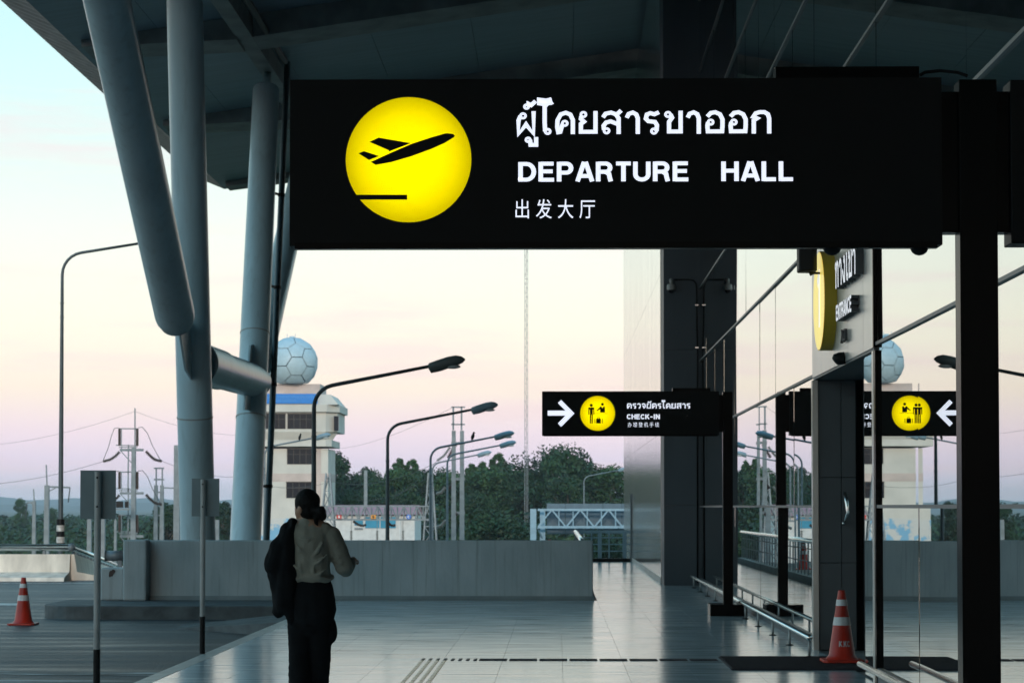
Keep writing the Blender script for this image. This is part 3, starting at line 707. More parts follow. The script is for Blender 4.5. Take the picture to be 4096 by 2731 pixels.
# ------------------------------------------------------------------ door mat, cones
p0, p1 = on_z(2914, 2674, .012), on_z(2872, 2625, .012)
mb = MB(); mb.box(1.64, 2.98, p0.y, p1.y, .001, .016)
dm = thing('door_mat', 'dark ribbed door mat lying in front of the doorway', 'mat', (2.2, p0.y, 0))
mb.build('mat_base', M['rubber'], dm)
mb = MB()
for i in range(24):
    yy = p0.y + .03 + i * (p1.y - p0.y - .06) / 23; mb.box(1.66, 2.96, yy - .012, yy + .012, .0155, .021)
mb.build('mat_ribs', M['rubber'], dm)['kind'] = 'stuff'
def cone(label, loc, group='orange traffic cones'):
    t = thing('traffic_cone', label, 'cone', loc, group)
    x, y, z = loc; H = .7
    def rr(h): return .14 - (.14 - .033) * h / H
    mb = MB(); mb.prism([(x + .2 * sx * (.82 if k else 1), y + .2 * sy * (1 if k else .82), z + .002) for sx, sy, k in ((-1, -1, 0), (-1, -1, 1), (1, -1, 1), (1, -1, 0), (1, 1, 0), (1, 1, 1), (-1, 1, 1), (-1, 1, 0))], (0, 0, .028))
    mb.build('base', M['cone'], t, bevel=.006)
    mb = MB(); mb.lathe([(.165, .03), (.15, .045), (rr(.07), .07), (rr(.66), .66), (.034, .695), (.03, .7), (.022, .7)], (x, y, z), 28); mb.build('cone_body', M['cone'], t, True, auto=50)
    for h0, h1 in ((.36, .44), (.55, .61)):
        mb = MB(); mb.lathe([(rr(h0) + .0035, h0), (rr(h1) + .0035, h1)], (x, y, z), 28); mb.build('reflective_band', M['cone_band'], t, True, auto=50)
    return t
g0 = on_z(3368, 2655, 0)
c1 = cone('orange traffic cone with KKC lettering standing beside the doorway mat', (g0.x, g0.y, .022))
lay, tot = lay_text('K.KC', LAT, .22, .08); mb = MB()
H = .7
for ch, st in lay:
    def f(u, v, k):
        h = .155 + v * .055; a = R(-90) + (u - tot / 2) / tot * .115 / .118 * 1.0 + .12
        r = .14 - (.14 - .033) * h / H + .003 + k
        return Vector((g0.x + r * math.cos(a), g0.y + r * math.sin(a), .022 + h))
    text_mesh(mb, st, f)
mb.build('lettering', M['cone_band'], c1.children[1], normals=False)
g = on_z(93, 2498, ROAD_Z)
cone('orange traffic cone with two pale bands standing alone on the road', (g.x, g.y, ROAD_Z))
g = at(2199, 2100, 55)
cone('far traffic cone whose orange tip shows over the parapet end', (g.x, g.y, at(2199, 2157, 55).z - .7))
mb = MB(); mb.box(g.x - .6, .4, 52, 58, GZ, at(2199, 2157, 55).z - .7); struct(mb.build('platform', M['deck_soffit']))

# ------------------------------------------------------------------ parapet wall, block, barrier, far rails
PY = 38.3
pw = thing('parapet_wall', 'long waist high stained concrete parapet across the end of the forecourt', 'wall', (-3, PY, 0))
xl, xm, xr = at(491, 2300, PY - .3).x, at(585, 2300, PY - .3).x, at(2372, 2300, PY).x
zt = at(1400, 2160, PY).z
mb = MB(); mb.box(xm - .1, xr, PY, PY + .22, -.02, zt); mb.build('wall_body', M['concrete'], pw, bevel=.02)
mb = MB(); mb.box(xl, xm, PY - .3, PY + .24, .0, zt + .01); mb.build('end_post', M['concrete'], pw, bevel=.03)
mb = MB(); mb.box(xm + .002, xr + .02, PY - .02, PY - .001, 0, .07); mb.build('base_trim', M['sign_back'], pw)
bl, br = at(401, 2300, PY - .2).x, xl - .004
mb = MB(); mb.box(bl, br, PY - .2, PY + .25, .0, at(430, 2270, PY - .2).z); o = mb.build('concrete_block', M['concrete'], bevel=.03)
tag(o, 'short pale concrete block with rust stains against the parapet end', 'block')
mb = MB(); rnd = random.Random(3)
for i in range(7):
    p = at(432 + rnd.uniform(0, 30), 2282 + rnd.uniform(0, 18), PY - .204); s = rnd.uniform(.015, .035)
    mb.face([(p.x + s * math.cos(k * 1.05) * rnd.uniform(.6, 1.1), PY - .2045 - i * .0003, p.z + s * 1.3 * math.sin(k * 1.05)) for k in range(6)])
mb.build('stain', M['stone_dark'], o)

BY = 55.0
bar = thing('road_barrier', 'pale concrete road barrier with a fat steel top rail', 'barrier', (-14, BY, ROAD_Z))
cor = at(285, 2165, BY); e1 = at(500, 2262, 92)
line = [Vector((-32, BY, 0)), Vector((cor.x, BY, 0)), Vector((e1.x, 92, 0))]
drop = [0, 0, e1.z - cor.z]
def bprof(i, dz=0):
    """inner-face profile point offsets: (towards road, height)"""
    return [(0.75, 0.0), (.7, .09), (.14, .2), (.07, .62), (-.1, .62), (-.1, -.6)]
for seg, (i, n) in enumerate(((0, 9), (1, 12))):
    p, q = line[i], line[i + 1]; d = (q - p).normalized(); nrm = Vector((d.y, -d.x, 0))
    for k in range(n):
        s, e = p.lerp(q, k / n), p.lerp(q, (k + 1) / n); s = s + d * .012; e = e - d * .012
        zs, ze_ = drop[i] + (drop[i + 1] - drop[i]) * k / n, drop[i] + (drop[i + 1] - drop[i]) * (k + 1) / n
        mb = MB(); A = [s + nrm * o_ + Vector((0, 0, ROAD_Z + zs + h)) for o_, h in bprof(0)]; B = [e + nrm * o_ + Vector((0, 0, ROAD_Z + ze_ + h)) for o_, h in bprof(0)]
        n_ = len(A); mb.add(A + B, [tuple(range(n_ - 1, -1, -1)), tuple(range(n_, 2 * n_))] + [(j, (j + 1) % n_, n_ + (j + 1) % n_, n_ + j) for j in range(n_)])
        mb.build('barrier_block', M['concrete_pale'], bar)
    mb = MB(); up = Vector((0, 0, 1)) * (ROAD_Z + .78)
    mb.tube([p + up + Vector((0, 0, drop[i])), q + up + Vector((0, 0, drop[i + 1]))], .082, 14); mb.build('top_rail', M['steel'], bar, True)
    m = 16 if seg == 0 else 22
    for k in range(m):
        s = p.lerp(q, (k + .5) / m); z = ROAD_Z + drop[i] + (drop[i + 1] - drop[i]) * (k + .5) / m
        mb = MB(); mb.box(s.x - .03, s.x + .03, s.y - .05, s.y + .05, z + .6, z + .71); mb.build('rail_bracket', M['galv'], bar)
p = Vector((cor.x, BY, ROAD_Z + .78)); mb = MB(); mb.ell(p, (.1, .1, .1)); mb.build('rail_joint', M['galv'], bar, True)
# steel pipe end beside the block
a, b = at(424, 2222, 46), at(492, 2222, 46)
pe = thing('guard_rail_end', 'rolled steel rail terminal showing between barrier and parapet', 'rail end', a)
mb = MB(); mb.tube([a, b], .1, 16); mb.build('rail_roll', M['galv'], pe, True)
mb = MB(); mb.tube([a + Vector((-.012, 0, 0)), a], .13, 16); mb.build('end_plate', M['galv'], pe)
mb = MB(); mb.box(b.x - .1, b.x - .02, 45.96, 46.04, GZ, b.z); mb.build('support_post', M['galv'], pe)

# railing round the end of the corridor beyond the parapet
RY = 65.0
rl = thing('end_railing', 'steel railing with flat bars closing off the far end of the walkway', 'railing', (1.4, RY, 0))
xa, xb = .62, at(2524, 2100, RY).x
zt = at(2430, 2124, RY).z
mb = MB(); mb.box(xa, xb, RY - .1, RY + .14, -.3, at(2430, 2232, RY).z); mb.build('kerb', M['black_paint'], rl)
zk = at(2430, 2232, RY).z
mb = MB(); mb.box(xa, xb, RY - .03, RY + .03, zt - .05, zt + .02); mb.build('top_rail', M['gantry_blue'], rl)
for yy in (2149, 2176, 2203):
    z = at(2430, yy, RY).z; mb = MB(); mb.bar((xa, RY, z), (xb, RY, z), .03); mb.build('cross_rail', M['gantry_blue'], rl)
for px in (2399, 2498):
    x = at(px, 2100, RY).x; mb = MB(); mb.box(x - .055, x + .055, RY - .025, RY + .025, zk, zt - .05); mb.build('rail_post', M['gantry_blue'], rl)
for px in (2436, 2366):
    x = at(px, 2100, RY).x; mb = MB(); mb.box(x - .02, x + .02, RY - .012, RY + .012, zk, zt - .05); mb.build('baluster', M['gantry_blue'], rl)
mb = MB(); x = at(2526, 2100, RY - .3).x; z = at(2526, 1975, RY - .3).z
mb.box(x - .03, x + .05, RY - .33, RY - .25, 0, z); o = mb.build('corner_post', M['galv']); tag(o, 'tall plain grey post standing against the ribbed pale wall', 'post')
sr = thing('side_railing', 'steel balustrade running away behind the parapet end', 'railing', (.6, 42, 0))
mb = MB(); mb.box(.38, .6, PY + .24, RY - .12, -.3, .14); mb.build('kerb', M['concrete'], sr)
zs = at(2300, 2122, RY).z - .02
mb = MB(); mb.tube([(.5, PY + .3, zs), (.5, RY - .1, zs)], .05, 10); mb.build('top_rail', M['steel'], sr, True)
for zz in (.42, .68): 
    mb = MB(); mb.bar((.5, PY + .3, zz), (.5, RY - .1, zz), .02); mb.build('cross_rail', M['galv'], sr)
yy = PY + .5
while yy < RY - .3:
    mb = MB(); mb.box(.485, .515, yy - .02, yy + .02, .14, zs - .03); mb.build('baluster', M['galv'], sr); yy += .68

# ------------------------------------------------------------------ canopy roof
EX, ZI, SLP = -10.5, 11.54, .148
def zsoff(x): return ZI + SLP * (x - EX)
END_Y = 72.9
can = thing('canopy_roof', 'huge dark canopy roof sheltering the walkway and drop-off road', 'roof', (-4, 30, 11.5))
beams = [71.9, 60.7, 50.3, 39.9, 29.5, 19.1, 8.7, -1.7, -12.1, -22.5, -32.9, -43.3, -53.7]
XS = [EX, -8.6, -6.95, -6.4, -4.3, -2.0, .4, GX + 6]
NEAR_Y = -64  # roof lengthened unseen behind the camera to hold back light
for bi, by in enumerate(beams):
    w, dpt = (.7 if bi else .5), .5
    mb = MB()
    mb.hexa([(EX + .25, by - w, zsoff(EX) - .12), (GX + 6, by - w, zsoff(GX + 6) - dpt), (GX + 6, by + w, zsoff(GX + 6) - dpt), (EX + .25, by + w, zsoff(EX) - .12),
             (EX + .25, by - w, zsoff(EX + .25) - .003), (GX + 6, by - w, zsoff(GX + 6) - .003), (GX + 6, by + w, zsoff(GX + 6) - .003), (EX + .25, by + w, zsoff(EX + .25) - .003)])
    if bi:
        mb = MB(); mb.hexa([(EX + .25, by - w, zsoff(EX + .25) - .15), (-6.9, by - w, zsoff(-6.9) - dpt), (-6.9, by + w, zsoff(-6.9) - dpt), (EX + .25, by + w, zsoff(EX + .25) - .15),
             (EX + .25, by - w, zsoff(EX + .25) - .003), (-6.9, by - w, zsoff(-6.9) - .003), (-6.9, by + w, zsoff(-6.9) - .003), (EX + .25, by + w, zsoff(EX + .25) - .003)])
        mb.hexa([(-6.55, by - w, zsoff(-6.55) - dpt), (GX + 6, by - w, zsoff(GX + 6) - dpt), (GX + 6, by + w, zsoff(GX + 6) - dpt), (-6.55, by + w, zsoff(-6.55) - dpt),
             (-6.55, by - w, zsoff(-6.55) - .003), (GX + 6, by - w, zsoff(GX + 6) - .003), (GX + 6, by + w, zsoff(GX + 6) - .003), (-6.55, by + w, zsoff(-6.55) - .003)])
    mb.build('cross_beam', M['beam'], can)
yb = [NEAR_Y] + [b for b in reversed(beams[1:])] + [END_Y]
for i in range(len(yb) - 1):
    for j in range(len(XS) - 1):
        x0, x1 = XS[j] + .006, XS[j + 1] - .006; y0, y1 = yb[i] + .004, yb[i + 1] - .004
        h = .12
        mb = MB(); mb.hexa([(x0, y0, zsoff(x0)), (x1, y0, zsoff(x1)), (x1, y1, zsoff(x1)), (x0, y1, zsoff(x0)), (x0, y0, zsoff(x0) + h), (x1, y0, zsoff(x1) + h), (x1, y1, zsoff(x1) + h), (x0, y1, zsoff(x0) + h)])
        mb.build('soffit_panel', M['soffit'], can)
mb = MB(); x0, x1 = EX, GX + 6
mb.hexa([(x0, NEAR_Y, zsoff(x0) + .13), (x1, NEAR_Y, zsoff(x1) + .13), (x1, END_Y, zsoff(x1) + .13), (x0, END_Y, zsoff(x0) + .13), (x0, NEAR_Y, zsoff(x0) + .5), (x1, NEAR_Y, zsoff(x1) + .5), (x1, END_Y, zsoff(x1) + .5), (x0, END_Y, zsoff(x0) + .5)])
mb.build('roof_sheet', M['soffit'], can)
# corrugated flaring eave
nb = int((END_Y - NEAR_Y) / .075); vs = []; fs = []
for k in range(nb + 1):
    yy = NEAR_Y + (END_Y - NEAR_Y) * k / nb; dz = .26 * (0, 0, 0, .7, 1, 1, 1, .3)[k % 8]
    vs += [(EX - .004, yy, ZI + .0), (EX - .12, yy, ZI + .05 + dz), (EX - .86, yy, ZI + .36 + dz), (EX - 1.0, yy, ZI + .45), (EX - 1.0, yy, ZI + .5), (EX - .004, yy, ZI + .3)]
for k in range(nb):
    a = k * 6; fs += [(a + i, a + (i + 1) % 6, a + 6 + (i + 1) % 6, a + 6 + i) for i in range(6)]
fs += [(0, 1, 2, 3, 4, 5), tuple(nb * 6 + i for i in (5, 4, 3, 2, 1, 0))]
mb = MB(); mb.add(vs, fs); mb.build('corrugated_eave', M['eave'], can)
GXC = -6.75
mb = MB(); mb.box(GXC - .18, GXC + .18, NEAR_Y, END_Y - .2, zsoff(GXC) - .45, zsoff(GXC) - .03); mb.build('main_girder', M['beam'], can)
mb = MB(); mb.tube([(GXC + .5, NEAR_Y, zsoff(GXC) - .35), (GXC + .5, 53, zsoff(GXC) - .35)], .07, 10); mb.build('gutter_pipe', M['black_paint'], can, True)
for yy in (47.3, 56.3):
    p = (-9.9, yy, zsoff(-9.9) - .16)

# ------------------------------------------------------------------ branching steel supports
sup = thing('canopy_support', 'branching white steel tube columns holding up the canopy', 'column', (GXC, 46, GZ))
zg = zsoff(GXC) - .45
def line_pts(p, q, z):
    t = (z - p.z) / (q.z - p.z); return p + (q - p) * t
A0, A1 = on_x(792, 2155, GXC), on_x(738, 0, GXC)
Ab, At = line_pts(A0, A1, GZ), line_pts(A0, A1, zg)
mb = MB(); mb.tube([Ab, A0, A1, At], [.335, .33, .325, .325], 32); mb.build('near_mast', M['steel_white'], sup, True, auto=40)
C0, C1 = on_x(982, 2155, GXC), on_x(1065, 350, GXC)
Cb = line_pts(C0, C1, GZ)
mb = MB(); ax = (C1 - C0).normalized()
mb.tube([Cb, C0, C0.lerp(C1, .5), C1 - ax * .06, C1 - ax * .015, C1], [.345, .335, .325, .305, .29, .24], 32); mb.build('far_mast', M['steel_white'], sup, True, auto=50)
mb = MB(); mb.tube([C1 - ax * .05, (GXC, C1.y + .25, zg)], .09, 14); mb.build('cap_post', M['steel_white'], sup, True)
GB = GXC - .03
B0, B1 = on_x(698, 1255, GB), on_x(427, 0, GB)
Bt = line_pts(B0, B1, zg); bx = (B1 - B0).normalized()
mb = MB(); mb.tube([B0 - bx * .33, B0 - bx * .27, B0 - bx * .1, B0, B1, Bt], [.16, .29, .345, .355, .355, .355], 32); mb.build('near_branch', M['steel_white'], sup, True, auto=50)
D0, D1 = on_x(1040, 1430, GXC), on_x(1142, 985, GXC)
Dt = line_pts(D0, D1, zg)
mb = MB(); mb.tube([D0 - (D1 - D0).normalized() * .4, D0, D1, Dt], .31, 28); mb.build('far_branch', M['steel_white'], sup, True, auto=40)
E0, E1 = on_x(790, 1452, GXC), on_x(1020, 1525, GXC)
mb = MB(); mb.tube([E0, E1], .37, 32); mb.build('tie_tube', M['steel_white'], sup, True, auto=40)
mb = MB(); mb.tube([E0, E0.lerp(E1, .32)], .4, 32); mb.build('tie_collar', M['steel_white'], sup, True, auto=40)
def plate(pxs, name='gusset_plate', X=GXC + .0, th=.04):
    pts = [on_x(px, py, X) for px, py in pxs]
    mb = MB(); mb.prism([p + Vector((-th / 2, 0, 0)) for p in pts], (th, 0, 0)); mb.build(name, M['steel_white'], sup)
plate([(712, 1290), (790, 1290), (790, 1560), (742, 1480)])
plate([(1000, 1380), (1060, 1360), (1000, 1640), (975, 1640)])
for P, Q, t in ((A0, A1, .17), (C0, C1, .13), (C0, C1, .42)):
    pass
for P, Q, py, r in ((A0, A1, 1655, .334), (C0, C1, 1695, .338), (C0, C1, 1365, .331)):
    px = P.x; t = (2155 - py) / 2155 if P is A0 else (2155 - py) / (2155 - 350); c = P.lerp(Q, t * 1.0); d = (Q - P).normalized()
    mb = MB(); mb.tube([c - d * .012, c + d * .012], r + .004, 32); mb.build('weld_seam', M['sign_post'], sup, True, auto=40)
dp = thing('drain_pipe', 'long dark drain pipe strapped beside the far support column', 'pipe', (-6.3, 50, 0))
XP = -6.4
P0_, P1_ = on_x(1066, 2160, XP), on_x(1149, 250, XP)
mb = MB(); mb.tube([line_pts(P0_, P1_, GZ), P0_, P1_, line_pts(P0_, P1_, zg + .2)], .072, 14); mb.build('pipe', M['lamp_pole'], dp, True)
for py in (810, 1185, 1568, 1958):
    t = (2160 - py) / (2160 - 250); q = P0_.lerp(P1_, t); c = line_pts(C0, C1, q.z)
    mb = MB(); mb.bar(q, c, .05, .05); mb.tube([q - Vector((0, 0, .04)), q + Vector((0, 0, .04))], .085, 12); mb.build('pipe_bracket', M['black_paint'], dp)

# ------------------------------------------------------------------ back-facing sign posts on the kerb
def sign_post(label, px, Y, pan):
    x = at(px, 2000, Y).x; base = 0.0
    t = thing('sign_post', label, 'sign post', (x, Y, base), 'road signs seen from behind')
    a, b = at(pan[0], pan[3], Y), at(pan[2], pan[1], Y)
    mb = MB(); mb.tube([(x, Y, .39), (x, Y, b.z - .01)], .028, 14); mb.build('pole', M['sign_post'], t, True, auto=40)
    mb = MB(); mb.tube([(x, Y, .001), (x, Y, .39)], .029, 14); mb.build('black_pole_foot', M['black_paint'], t, True, auto=40)
    mb = MB(); mb.box(a.x, b.x, Y + .032, Y + .036, a.z, b.z); mb.build('sign_plate', M['sign_back'], t, bevel=.001)
    for z in (a.z + .1, b.z - .06):
        mb = MB(); mb.ell((x, Y - .028, z), (.009, .006, .009)); mb.build('bolt', M['black_paint'], t)
sign_post('nearer grey sign post at the kerb, plate seen from behind', 391, 18.75, (317, 1880, 461, 2075))
sign_post('farther grey sign post at the kerb before the white column', 812, 24.35, (765, 1913, 876, 2064))

# ------------------------------------------------------------------ person
PYd = 15.8
pc = at(1240, 2400, PYd); PXc = pc.x
def PP(x, y, z): return Vector((PXc + x, PYd + y, z))
per = thing('person', 'person from behind in beige shirt and black trousers, hair tied back', 'person', (PXc, PYd, 0))
def fuse(name, mb, m, parent, voxel=.012, smooth=8, disp=0, dscale=8, flow=1.0):
    me = mb.mesh('tmp'); o = bpy.data.objects.new('tmp', me); C.objects.link(o)
    r = o.modifiers.new('r', 'REMESH'); r.mode = 'VOXEL'; r.voxel_size = voxel; r.use_smooth_shade = True
    s = o.modifiers.new('s', 'SMOOTH'); s.iterations = smooth; s.factor = .5
    dg = bpy.context.evaluated_depsgraph_get(); dg.update()
    me2 = bpy.data.meshes.new_from_object(o.evaluated_get(dg)); bpy.data.objects.remove(o)
    me2.name = name; off = wloc(parent) if parent is not None else Vector((0, 0, 0))
    nr = [v.normal.copy() for v in me2.vertices]
    for v, n in zip(me2.vertices, nr):
        if disp:
            p = v.co * dscale; p.z *= flow
            v.co += n * (disp * (mnoise.noise(p) + .5 * mnoise.noise(p * 2.3)))
        v.co -= off
    for p in me2.polygons: p.use_smooth = True
    return link_mesh(name, me2, parent, m)
def chain(mb, pts, rs, n=14):
    """tapered limb: overlapping ellipsoid joints and tubes; r may be (rx, ry)"""
    for i, (p, r) in enumerate(zip(pts, rs)):
        r2 = r if isinstance(r, tuple) else (r, r)
        mb.ell(p, (r2[0], r2[1], (r2[0] + r2[1]) / 2), n)
    for i in range(len(pts) - 1):
        for k in range(9):
            t = k / 8; a, b = rs[i], rs[i + 1]
            a = a if isinstance(a, tuple) else (a, a); b = b if isinstance(b, tuple) else (b, b)
            rx, ry = a[0] + (b[0] - a[0]) * t, a[1] + (b[1] - a[1]) * t
            mb.ell(pts[i].lerp(pts[i + 1], t), (rx, ry, min(rx, ry) * .9), n)
# body: one continuous surface from head to feet
hd = PP(-.025, .0, 1.54)
turn = Matrix.Rotation(R(52), 3, 'Z')          # face turned to the left
def H_(v): return hd + turn @ Vector(v)
mb = MB()
mb.ell(hd + Vector((0, 0, .012)), (.073, .09, .1), 20, turn)
mb.ell(H_((0, .03, -.035)), (.058, .062, .075), 16, turn)
mb.ell(H_((0, .062, -.09)), (.03, .028, .026), 12)
mb.ell(H_((0, .094, -.022)), (.012, .02, .022), 10, turn)
mb.ell(H_((0, .084, -.058)), (.022, .014, .012), 10, turn)
for sx in (-1, 1): mb.ell(H_((sx * .076, -.008, -.02)), (.012, .022, .034), 10, turn)
chain(mb, [PP(-.018, -.012, 1.48), PP(-.005, -.02, 1.39)], [.047, .052])
chain(mb, [PP(0, -.01, 1.36), PP(0, .0, 1.2), PP(0, .0, 1.05), PP(0, 0, .93)], [(.14, .085), (.135, .09), (.115, .085), (.15, .1)])
# right arm bent forward, left arm down under the jacket
sh, el, wr = PP(.16, -.01, 1.335), PP(.232, .0, 1.13), PP(.268, .17, 1.165)
chain(mb, [sh, el, wr], [.05, .038, .026])
shl, ell_, wrl = PP(-.16, -.01, 1.335), PP(-.2, -.02, 1.1), PP(-.17, .12, .95)
chain(mb, [shl, ell_, wrl], [.05, .038, .026])
def hand(mb, w, d, up, side):
    d = d.normalized(); s = d.cross(up).normalized() * side
    mb.ell(w + d * .045, (.03, .03, .026), 10)
    for k, (o_, l) in enumerate(((-.027, .058), (-.009, .068), (.009, .064), (.026, .05))):
        b = w + d * .075 + s * o_; m_ = b + d * l * .55 - up * .008; e = m_ + d * l * .4 - up * .026
        mb.tube([w + d * .05 + s * o_ * .8, b, m_, e], [.0105, .0105, .0095, .0078], 8)
    mb.tube([w + d * .02 - s * .024, w + d * .05 - s * .048, w + d * .08 - s * .045 - up * .01], [.013, .0115, .009], 8)
hand(mb, wr, Vector((.12, 1, .1)), Vector((.3, 0, 1)), 1)
hand(mb, wrl, Vector((.1, .7, -.6)), Vector((-.6, .3, .7)), -1)
hips = [(-.082, PP(-.082, .0, .9), PP(-.072, .02, .5), PP(-.068, -.1, .09), .0), (.078, PP(.078, .0, .9), PP(.05, .06, .5), PP(.03, .12, .09), .0)]
for hx, h, k_, an, _ in hips:
    chain(mb, [h, k_, an], [.085, .055, .038])
    mb.ell(an + Vector((0, .07, -.05)), (.042, .12, .035), 12)
fuse('body', mb, M['skin'], per, .0075, 4)
# hair: cap, bun and loose ends
mb = MB()
mb.ell(hd + Vector((.006, -.012, .028)), (.082, .092, .094), 20, turn)
mb.ell(H_((0, -.03, -.02)), (.076, .072, .082), 16, turn)
mb.ell(H_((.03, -.01, .04)), (.05, .08, .06), 16, turn)
chain(mb, [PP(.035, -.06, 1.515), PP(.06, -.08, 1.51)], [.034, .03])
mb.ell(PP(.082, -.085, 1.50), (.036, .04, .046), 14)
mb.ell(PP(.094, -.085, 1.474), (.026, .032, .034), 14)
mb.tube([PP(.07, -.08, 1.5), PP(.045, -.075, 1.46), PP(.048, -.07, 1.425), PP(.062, -.068, 1.405)], [.02, .02, .014, .004], 8)
mb.tube([PP(.1, -.09, 1.48), PP(.098, -.09, 1.455), PP(.085, -.088, 1.44)], [.016, .01, .003], 8)
fuse('hair', mb, M['hair'], per, .006, 3, .0015, 40)
# shirt
mb = MB()
chain(mb, [PP(-.012, -.01, 1.43), PP(0, -.012, 1.395)], [(.06, .058), (.085, .07)])
chain(mb, [PP(-.1, -.01, 1.375), PP(.0, -.012, 1.385), PP(.1, -.01, 1.372)], [(.06, .07), (.075, .075), (.06, .07)])
chain(mb, [PP(0, -.012, 1.33), PP(.0, -.014, 1.24), PP(.0, -.01, 1.13), PP(.004, 0, 1.05), PP(.004, 0, 1.03)], [(.15, .1), (.145, .105), (.14, .108), (.142, .108), (.13, .1)])
chain(mb, [PP(.145, -.01, 1.34), PP(.19, -.005, 1.25), PP(.228, .0, 1.135), PP(.24, .05, 1.115), PP(.258, .12, 1.15)], [.066, .068, .064, .056, .045])
chain(mb, [PP(-.145, -.01, 1.34), PP(-.18, -.01, 1.24), PP(-.2, -.02, 1.12)], [.062, .06, .05])
mb.tube([PP(.062 * math.cos(R(a)) - .012, .056 * math.sin(R(a)) - .01, 1.437 + .008 * math.sin(R(a))) for a in range(0, 361, 20)], .013, 8)
mb.tube([PP(.145 * math.cos(R(a)) + .004, .108 * math.sin(R(a)), 1.055 + .01 * math.sin(R(a * 3))) for a in range(0, 361, 15)], [.018 + .006 * math.sin(a) for a in range(25)], 8)
for x0, z0, x1, z1, rr_ in ((-.1, 1.3, -.02, 1.22, .008), (.1, 1.3, .03, 1.2, .01), (.13, 1.22, .02, 1.14, .011), (-.12, 1.16, -.03, 1.1, .01), (.12, 1.12, .04, 1.075, .011), (.05, 1.33, -.06, 1.32, .008), (.03, 1.17, .04, 1.07, .009), (-.06, 1.2, -.05, 1.07, .009)):
    mb.tube([PP(x0, -.1, z0), PP((x0 + x1) / 2, -.118, (z0 + z1) / 2 - .01), PP(x1, -.112, z1)], [rr_ * .5, rr_, rr_ * .4], 8)
for x0, z0 in ((.2, 1.2), (.215, 1.16), (.19, 1.27)):
    mb.tube([PP(x0 - .045, -.045, z0 - .03), PP(x0, -.066, z0), PP(x0 + .05, -.03, z0 + .03)], [.008, .014, .008], 8)
fuse('shirt', mb, M['shirt'], per, .008, 3, .006, 9)
# trousers
mb = MB()
chain(mb, [PP(.006, 0, 1.06), PP(.01, -.005, .95), PP(.016, -.012, .84), PP(.0, 0, .78)], [(.128, .1), (.158, .12), (.168, .13), (.15, .115)])
mb.ell(PP(.15, .02, .7), (.035, .05, .09), 12)
chain(mb, [PP(-.07, 0, .8), PP(-.07, .02, .5), PP(-.066, -.08, .11)], [(.092, .1), (.078, .085), (.07, .08)])
chain(mb, [PP(.072, 0, .8), PP(.06, .06, .5), PP(.034, .11, .11)], [(.095, .1), (.08, .085), (.068, .078)])
fuse('trousers', mb, M['black_cloth'], per, .01, 5, .006, 8)
mb = MB()
for _, h, k_, an, _2 in hips:
    mb.ell(an + Vector((0, .07, -.045)), (.046, .128, .038), 14); mb.box(an.x - .04, an.x + .04, an.y - .05, an.y + .19, .003, .02)
fuse('shoes', mb, M['black_paint'], per, .008, 3)
# black jacket slung over the left shoulder and arm
mb = MB()
chain(mb, [PP(-.115, -.02, 1.4), PP(-.155, -.02, 1.35), PP(-.2, -.03, 1.25), PP(-.225, -.03, 1.15)], [(.035, .085), (.062, .095), (.075, .1), (.085, .1)])
chain(mb, [PP(-.14, -.035, 1.33), PP(-.15, -.05, 1.15), PP(-.155, -.055, 1.0), PP(-.165, -.05, .88)], [(.05, .09), (.075, .09), (.08, .085), (.075, .075)])
chain(mb, [PP(-.235, -.03, 1.16), PP(-.215, -.03, 1.0), PP(-.2, -.03, .84)], [(.06, .08), (.052, .075), (.045, .06)])
mb.tube([PP(-.2, -.03, 1.23), PP(-.255, -.03, 1.185), PP(-.308, -.03, 1.163)], [.06, .045, .006], 10); mb.tube([PP(-.22, -.04, 1.1), PP(-.265, -.04, 1.06), PP(-.27, -.04, 1.03)], [.05, .03, .008], 10)
mb.tube([PP(-.13, -.06, .9), PP(-.12, -.065, .8), PP(-.115, -.06, .74)], [.05, .035, .012], 10)
mb.tube([PP(-.2, -.04, .87), PP(-.22, -.04, .82), PP(-.2, -.04, .805)], [.05, .04, .02], 10)
o = fuse('jacket', mb, M['black_cloth'], None, .008, 2, .014, 12, .4)
tag(o, 'black jacket slung over the left shoulder of the walking person', 'jacket')

